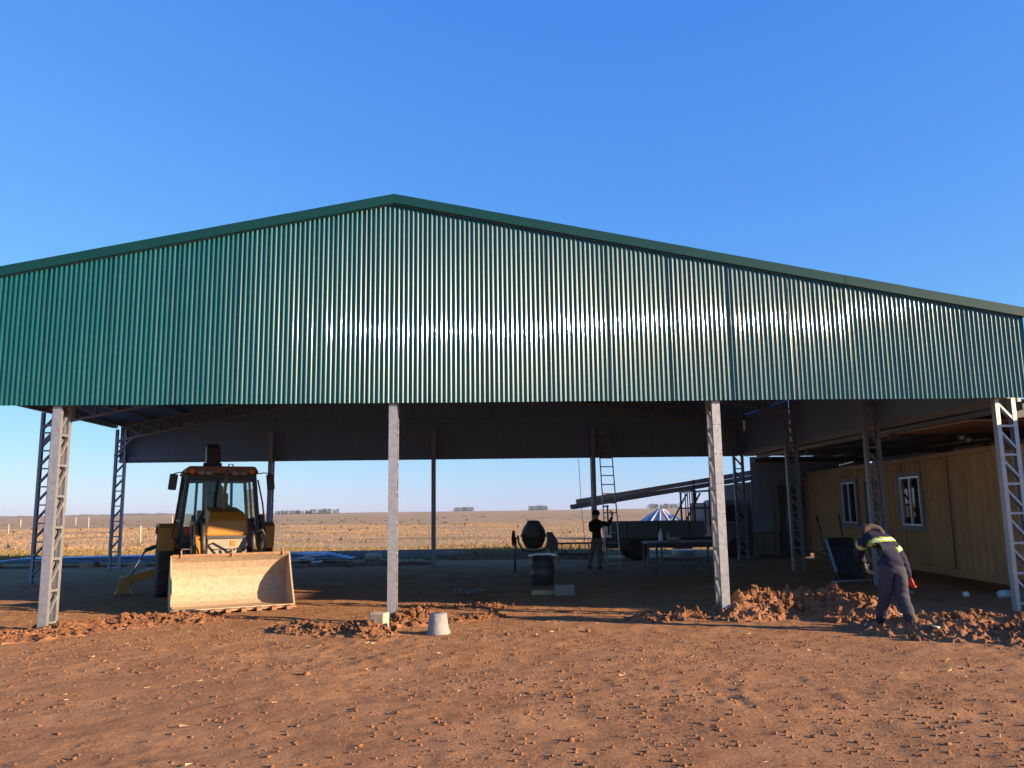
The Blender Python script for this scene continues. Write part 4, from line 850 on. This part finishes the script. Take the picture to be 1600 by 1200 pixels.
def heap(label, pts, rad, hgt, ncl, smin, smax, seed):
    """pts: list of photo pixels along the heap's foot line; mound follows them"""
    rr = random.Random(seed); P = [G(*q) for q in pts]; c = sum(P, Vector())/len(P); root = thing('clay_heap', label, 'heap', (c.x, c.y, 0))
    loc = [p_-c for p_ in P]; ext = max(abs(q.x) for q in loc)+rad*1.3; ey = max(abs(q.y) for q in loc)+rad*1.3
    n1 = max(24, int(2*ext/.032)); n2 = max(16, int(2*ey/.032)); X, Y = np.meshgrid(np.linspace(-ext, ext, n1), np.linspace(-ey, ey, n2))
    dmin = np.full(X.shape, 9.)
    for i in range(len(loc)):
        a_ = loc[i]; c_ = loc[min(i+1, len(loc)-1)]; dx, dy = c_.x-a_.x, c_.y-a_.y; L2 = dx*dx+dy*dy+1e-9; t = np.clip(((X-a_.x)*dx+(Y-a_.y)*dy)/L2, 0, 1)
        dmin = np.minimum(dmin, np.hypot(X-a_.x-t*dx, Y-a_.y-t*dy))
    prof_ = np.clip(1-(dmin/rad), 0, 1)**.9; wx, wy = X+c.x, Y+c.y
    Z = hgt*prof_*(.55+1.0*vnoise(wx*2.2, wy*2.2, seed))+.30*hgt*prof_*fbm(wx*7, wy*7, 4, seed+3)*2+(prof_ > 0)*(.34*np.clip(fbm(wx*9, wy*9, 2, seed+8)-.02, 0, 1)+.16*np.clip(fbm(wx*19, wy*19, 2, seed+18)-.02, 0, 1))*min(1, hgt*5)
    Z = Z+ground_h(wx, wy)-.03*(1-np.clip(prof_*8, 0, 1))-.02
    b = MB(); b.v = [tuple(q) for q in np.stack([X, Y, Z], -1).reshape(-1, 3)]
    for j in range(n2-1):
        for i in range(n1-1):
            if prof_[j, i] > 0 or prof_[j+1, i+1] > 0 or prof_[j, i+1] > 0 or prof_[j+1, i] > 0: b.f.append([j*n1+i, j*n1+i+1, (j+1)*n1+i+1, (j+1)*n1+i]); b.mi.append(0); b.sm.append(False)
    b.build('mound', M['clod'], root, normals=False)
    def hz(x, y): 
        i = int((x+ext)/(2*ext)*(n1-1)); j = int((y+ey)/(2*ey)*(n2-1)); return float(Z[max(0, min(n2-1, j)), max(0, min(n1-1, i))])
    for k in range(min(290, int(ncl*1.9))):
        a_ = rr.choice(loc); c_ = loc[min(loc.index(a_)+1, len(loc)-1)]; t = rr.random(); x = a_.x+(c_.x-a_.x)*t+rr.gauss(0, rad*.55); y = a_.y+(c_.y-a_.y)*t+rr.gauss(0, rad*.5); s = (smin+(smax-smin)*rr.random()**3.2)*.72
        if math.hypot(x+c.x-PMAN.x, y+c.y-PMAN.y) < .42: continue
        inst('clod', rr.choice(CL_ if s > .05 else CS), root, (x, y, hz(x, y)+s*.35), (rr.uniform(0, 6), rr.uniform(0, 6), rr.uniform(0, 6)), (s*rr.uniform(.8, 1.3), s, s*rr.uniform(.6, .95)))
    cb_ = MB()
    for k in range(int(ncl*3.5)):
        a_ = rr.choice(loc); c_ = loc[min(loc.index(a_)+1, len(loc)-1)]; t = rr.random(); x = a_.x+(c_.x-a_.x)*t+rr.gauss(0, rad*.6); y = a_.y+(c_.y-a_.y)*t+rr.gauss(0, rad*.55); q = .010+.026*rr.random()**2
        me = rr.choice(CS); rot = Matrix.Rotation(rr.uniform(0, 6), 3, 'X') @ Matrix.Rotation(rr.uniform(0, 6), 3, 'Z'); o_ = Vector((x, y, hz(x, y)+q*.4))
        cb_.add([rot @ (v.co*q)+o_ for v in me.vertices], [list(p_.vertices) for p_ in me.polygons])
    tag(cb_.build('crumbs', M['clod'], root, normals=False), None, None, None, 'stuff')
    return root
heap('big heap of dug red clay between the column and the worker', [(1160, 962), (1200, 958), (1250, 957), (1300, 960), (1335, 965)], .75, .30, 130, .03, .14, 1)
heap('large clods piled at the foot of the middle column', [(628, 976), (650, 974)], .34, .16, 36, .04, .16, 2)
heap('scatter of clods beside the upturned bucket', [(705, 972), (745, 966), (765, 963)], .28, .06, 34, .025, .09, 3)
heap('row of broken clods left of the cream cube', [(455, 985), (500, 988), (550, 984), (585, 992)], .42, .08, 80, .025, .10, 4)
heap('disturbed clay round the foot of the left column', [(-20, 1000), (40, 996), (110, 985), (200, 975), (290, 968)], .75, .09, 150, .02, .10, 5)
heap('low ridge of clods just left of the right column', [(1000, 971), (1040, 968), (1085, 966)], .30, .09, 60, .02, .085, 6)
heap('rough dug clay spread before the corner column', [(1420, 985), (1480, 990), (1540, 985), (1610, 990), (1640, 1000)], .9, .16, 170, .02, .13, 7)
heap('fringe of loose clods behind the middle column', [(640, 948), (690, 950), (780, 948)], .35, .05, 50, .02, .07, 8)
heap('low berm of soil along the rear edge of the pad', [(690, 874), (760, 873), (830, 872), (900, 873)], .7, .16, 60, .04, .12, 9)
heap('low berm of soil in front of the stacked purlins', [(480, 885), (560, 884), (650, 882)], .6, .08, 50, .04, .10, 10)
# loose crumbs and straw over the whole yard: uncountable
def scatter(name, n, region, smin, smax, seed, label, mt='clod', flat=.7):
    rs = np.random.default_rng(seed); pts = []; b = MB()
    (xa, xb), (ya, yb2) = region
    bi = bmesh.new(); bmesh.ops.create_icosphere(bi, subdivisions=1, radius=1); base = np.array([v.co[:] for v in bi.verts]); fc = np.array([[v.index for v in f.verts] for f in bi.faces]); bi.free()
    X = rs.uniform(xa, xb, n); Y = ya+(yb2-ya)*rs.random(n)**1.3; keep = vnoise(X*.6, Y*.6, 77)*.7+vnoise(X*2, Y*2, 78)*.5 > rs.uniform(.2, .95, n); X = X[keep]; Y = Y[keep]; Z = ground_h(X, Y)
    S = smin+(smax-smin)*rs.random(len(X))**5
    m_ = len(X); nv = len(base); a = rs.uniform(0, 6.3, m_); ca_, sa_ = np.cos(a)[:, None], np.sin(a)[:, None]; jit = rs.uniform(.62, 1.25, (m_, nv)); st = rs.uniform(.7, 1.5, (m_, 1)); tl = rs.normal(0, .35, (m_, 2))
    vx, vy, vz = base[:, 0]*jit*st, base[:, 1]*jit, base[:, 2]*jit*flat; px_ = vx*ca_-vy*sa_+tl[:, :1]*vz; py_ = vx*sa_+vy*ca_+tl[:, 1:]*vz
    V = np.stack([X[:, None]+S[:, None]*px_, Y[:, None]+S[:, None]*py_, Z[:, None]+S[:, None]*(.25+vz)], -1).reshape(-1, 3)
    F = (fc[None]+(np.arange(m_)*nv)[:, None, None]).reshape(-1, 3); me = bpy.data.meshes.new(name); me.vertices.add(len(V)); me.vertices.foreach_set('co', V.ravel()); me.loops.add(F.size); me.loops.foreach_set('vertex_index', F.ravel())
    me.polygons.add(len(F)); me.polygons.foreach_set('loop_start', np.arange(0, F.size, 3)); me.polygons.foreach_set('loop_total', np.full(len(F), 3)); me.update(); me.validate(); me.materials.append(M[mt])
    o = bpy.data.objects.new(name, me); col.objects.link(o); return tag(o, label, None, None, 'stuff')
scatter('clay_crumbs', 70000, ((-11, 11), (4.3, 15.5)), .003, .021, 11, 'loose clay crumbs strewn over the yard')
scatter('clay_lumps', 700, ((-13, 11), (6, 29)), .012, .05, 12, 'larger loose clay lumps strewn over the yard')
def straw(n, region, seed):
    rs = np.random.default_rng(seed); b = MB(); (xa, xb), (ya, yb2) = region
    X = rs.uniform(xa, xb, n); Y = rs.uniform(ya, yb2, n); Z = ground_h(X, Y)
    for x, y, z in zip(X, Y, Z):
        a = rs.uniform(0, 6.3); L = rs.uniform(.02, .07); dx, dy = math.cos(a)*L, math.sin(a)*L; wv = .0018
        b.add([(x, y, z+.008), (x+dx, y+dy, z+.012+rs.uniform(0, .02)), (x+dx-dy/L*wv, y+dy+dx/L*wv, z+.012), (x-dy/L*wv, y+dx/L*wv, z+.014)], [(0, 1, 2, 3)])
    return tag(b.build('straw_bits', M['wood'], normals=False), 'dry straw bits trodden into the clay', None, None, 'stuff')
straw(450, ((-10, 10), (4.3, 13.5)), 5)

# ------------------------------------------------------------------ pasture
def grass(name, n, ya, yb2, hmin, hmax, seed, cols, label, wid=.012, power=1.7):
    rs = np.random.default_rng(seed); t = rs.random(n); Y = ya+(yb2-ya)*t**power; X = rs.uniform(-1, 1, n)*(8+Y*.80)
    k = Y > pad_edge(X)+.3; clump = vnoise(X*.18, Y*.09, 90)*.6+vnoise(X*.9, Y*.5, 91)*.5; k &= clump > rs.uniform(.15, .85, n); X, Y, clump = X[k], Y[k], clump[k]; Z = ground_h(X, Y); n = len(X)
    Hh = (hmin+(hmax-hmin)*rs.random(n))*(.5+clump); A = rs.uniform(0, PI, n); lean = rs.normal(0, .9, n)*Hh; W = wid*(1+Y/25)
    nb = 3; V = np.zeros((n, nb, 3, 3))
    for q in range(nb):
        a = A+q*1.1; ox = rs.normal(0, .06, n)*(1+Y/60); oy = rs.normal(0, .06, n); hh = Hh*rs.uniform(.6, 1.1, n)
        cx_, cy_ = X+ox, Y+oy
        V[:, q, 0] = np.stack([cx_-np.cos(a)*W, cy_-np.sin(a)*W, Z-.02], -1); V[:, q, 1] = np.stack([cx_+np.cos(a)*W, cy_+np.sin(a)*W, Z-.02], -1); V[:, q, 2] = np.stack([cx_+lean*np.cos(a*3)+.02, cy_+lean*np.sin(a*3), Z+hh], -1)
    V = V.reshape(-1, 3); me = bpy.data.meshes.new(name); nf = len(V)//3; me.vertices.add(len(V)); me.vertices.foreach_set('co', V.ravel()); me.loops.add(len(V)); me.loops.foreach_set('vertex_index', np.arange(len(V)))
    me.polygons.add(nf); me.polygons.foreach_set('loop_start', np.arange(0, len(V), 3)); me.polygons.foreach_set('loop_total', np.full(nf, 3)); me.update(); me.validate()
    me.materials.append(cols); o = bpy.data.objects.new(name, me); col.objects.link(o); return tag(o, label, None, None, 'stuff')
GR = mat('dry_grass', (.44, .30, .165), .9, 0, (.25, (.33, .195, .095), .25), spec=.15); GG = mat('olive_grass', (.17, .145, .055), .9, 0, (.4, (.28, .20, .085), .25), spec=.15)
grass('dry_grass', 110000, 34, 120, .02, .07, 31, GR, 'tall dry tan grass of the open pasture')
grass('short_grass', 30000, 30, 42, .05, .16, 32, GG, 'short olive grass along the edge of the clay pad', .008, 1.0)
grass('dark_weeds', 700, 45, 260, .15, .35, 33, mat('dark_weeds', (.085, .065, .035), .9), 'scattered darker weeds in the pasture', .03, 1.2)
# fence posts
for (px, py, Y, h) in ((218, 859, 52, 1.1), (138, 820, 130, 1.6), (100, 820, 150, 1.6), (118, 820, 170, 1.6), (32, 821, 150, 1.4), (269, 818, 150, 1.7), (13, 832, 90, 1.0), (138, 826, 118, 1.1)):
    q = atY(px, py, Y); z = gz(q.x, Y); o = MB().tube([(0, 0, -.3), (0, 0, h*.97), (.01, 0, h)], [.055*max(1, Y/90), .05*max(1, Y/90), .03], 7).build('fence_post', M['fencewood']); o.location = (q.x, Y, z)
    tag(o, 'pale wooden fence post standing in the dry pasture left of the loader', 'fence post', 'fence posts in the pasture')
# far groves
def grove(label, pxa, pxb, ytop, Y, seed, gap=0.):
    rs = random.Random(seed); b = MB(); xa, xb = atY(pxa, 800, Y).x, atY(pxb, 800, Y).x; hgt = atY((pxa+pxb)/2, ytop, Y).z; x = xa; base = gz((xa+xb)/2, Y)-1
    while x < xb:
        h = (hgt-base)*rs.uniform(.82, 1.05); cw = h*rs.uniform(.28, .42); yy = Y+rs.uniform(-12, 12)
        b.tube([(x, yy, base), (x+rs.uniform(-.3, .3), yy, base+h*.75)], [.4, .15], 6, 1)
        for q in range(150):
            a = rs.uniform(0, 6.3); t = rs.random(); rr_ = cw*(math.sin(PI*(.12+.82*t))**.6)*rs.random()**.4; c = Vector((x+math.cos(a)*rr_, yy+math.sin(a)*rr_, base+h*(.10+.88*t))); s = h*rs.uniform(.03, .075)
            d1 = Vector((rs.gauss(0, 1), rs.gauss(0, 1), rs.gauss(0, 1))).normalized()*s; d2 = d1.orthogonal().normalized()*s*.8; d3 = d1.cross(d2).normalized()*s
            b.add([c+d1, c+d2, c-d1, c-d2], [(0, 1, 2, 3)]); b.add([c+d3, c+d1*.6, c-d3, c-d1*.6], [(0, 1, 2, 3)])
        x += cw*rs.uniform(.7, 1.1)
    o = b.build('distant_grove', [M['treeleaf'], M['treebark']], normals=False); return tag(o, label, None, None, 'stuff')
grove('long dark grove on the horizon beside the loader', 433, 489, 797, 900, 1); grove('dense grove closing the long row on the horizon', 492, 525, 795, 880, 2)
grove('pair of small groves right of the rear middle column', 711, 722, 792, 1100, 3); grove('squat grove beside the small pair on the horizon', 725, 739, 791, 1100, 4); grove('flat-topped grove on the horizon above the mixer', 828, 856, 789.5, 1000, 5)
grove('low trees on the horizon above the grain bin', 1015, 1062, 787, 1300, 6)
def ridge(name, label, pxa, pxb, yt, Y, seed):
    rs = np.random.default_rng(seed); xa, xb = atY(pxa, 800, Y).x, atY(pxb, 800, Y).x; n = 220; xs2 = np.linspace(xa, xb, n); t = np.linspace(0, 1, n); top = np.array([atY(pxa+(pxb-pxa)*q, np.interp(q, [i/(len(yt)-1) for i in range(len(yt))], yt), Y).z for q in t])+rs.normal(0, 1.0, n)+3*fbm(t*30, t*0, 3, seed)
    b = MB()
    for row, (dy, k_) in enumerate(((-160, 0.), (-60, .75), (0, 1.), (200, .6))):
        for i in range(n): b.v.append((xs2[i], Y+dy+rs.normal(0, 8), -4+(top[i]+4)*k_))
    for j in range(3):
        for i in range(n-1): b.f.append([j*n+i, j*n+i+1, (j+1)*n+i+1, (j+1)*n+i]); b.mi.append(0); b.sm.append(False)
    o = b.build(name, M['treeleaf'], normals=False); return tag(o, label, None, None, 'stuff')
ridge('far_woods', 'low wooded ridge along the horizon left of the loader', -250, 520, [807, 808, 806.5, 803, 803, 806], 2300, 3)

# pale air over the plain
hz_ = MB().box((0, 1300, 11), (7000, 3600, 30)).build('haze', M['white']); hz_.data.materials.clear()
HM = bpy.data.materials.new('haze_air'); HM.use_nodes = True; n = HM.node_tree.nodes; n.clear(); oo = n.new('ShaderNodeOutputMaterial'); pv = n.new('ShaderNodeVolumePrincipled'); pv.inputs['Density'].default_value = .00012; pv.inputs['Color'].default_value = (.80, .86, .95, 1); pv.inputs['Anisotropy'].default_value = .2
HM.node_tree.links.new(pv.outputs[0], oo.inputs['Volume']); hz_.data.materials.append(HM); tag(hz_, 'thin pale air over the plain', None, None, 'stuff')
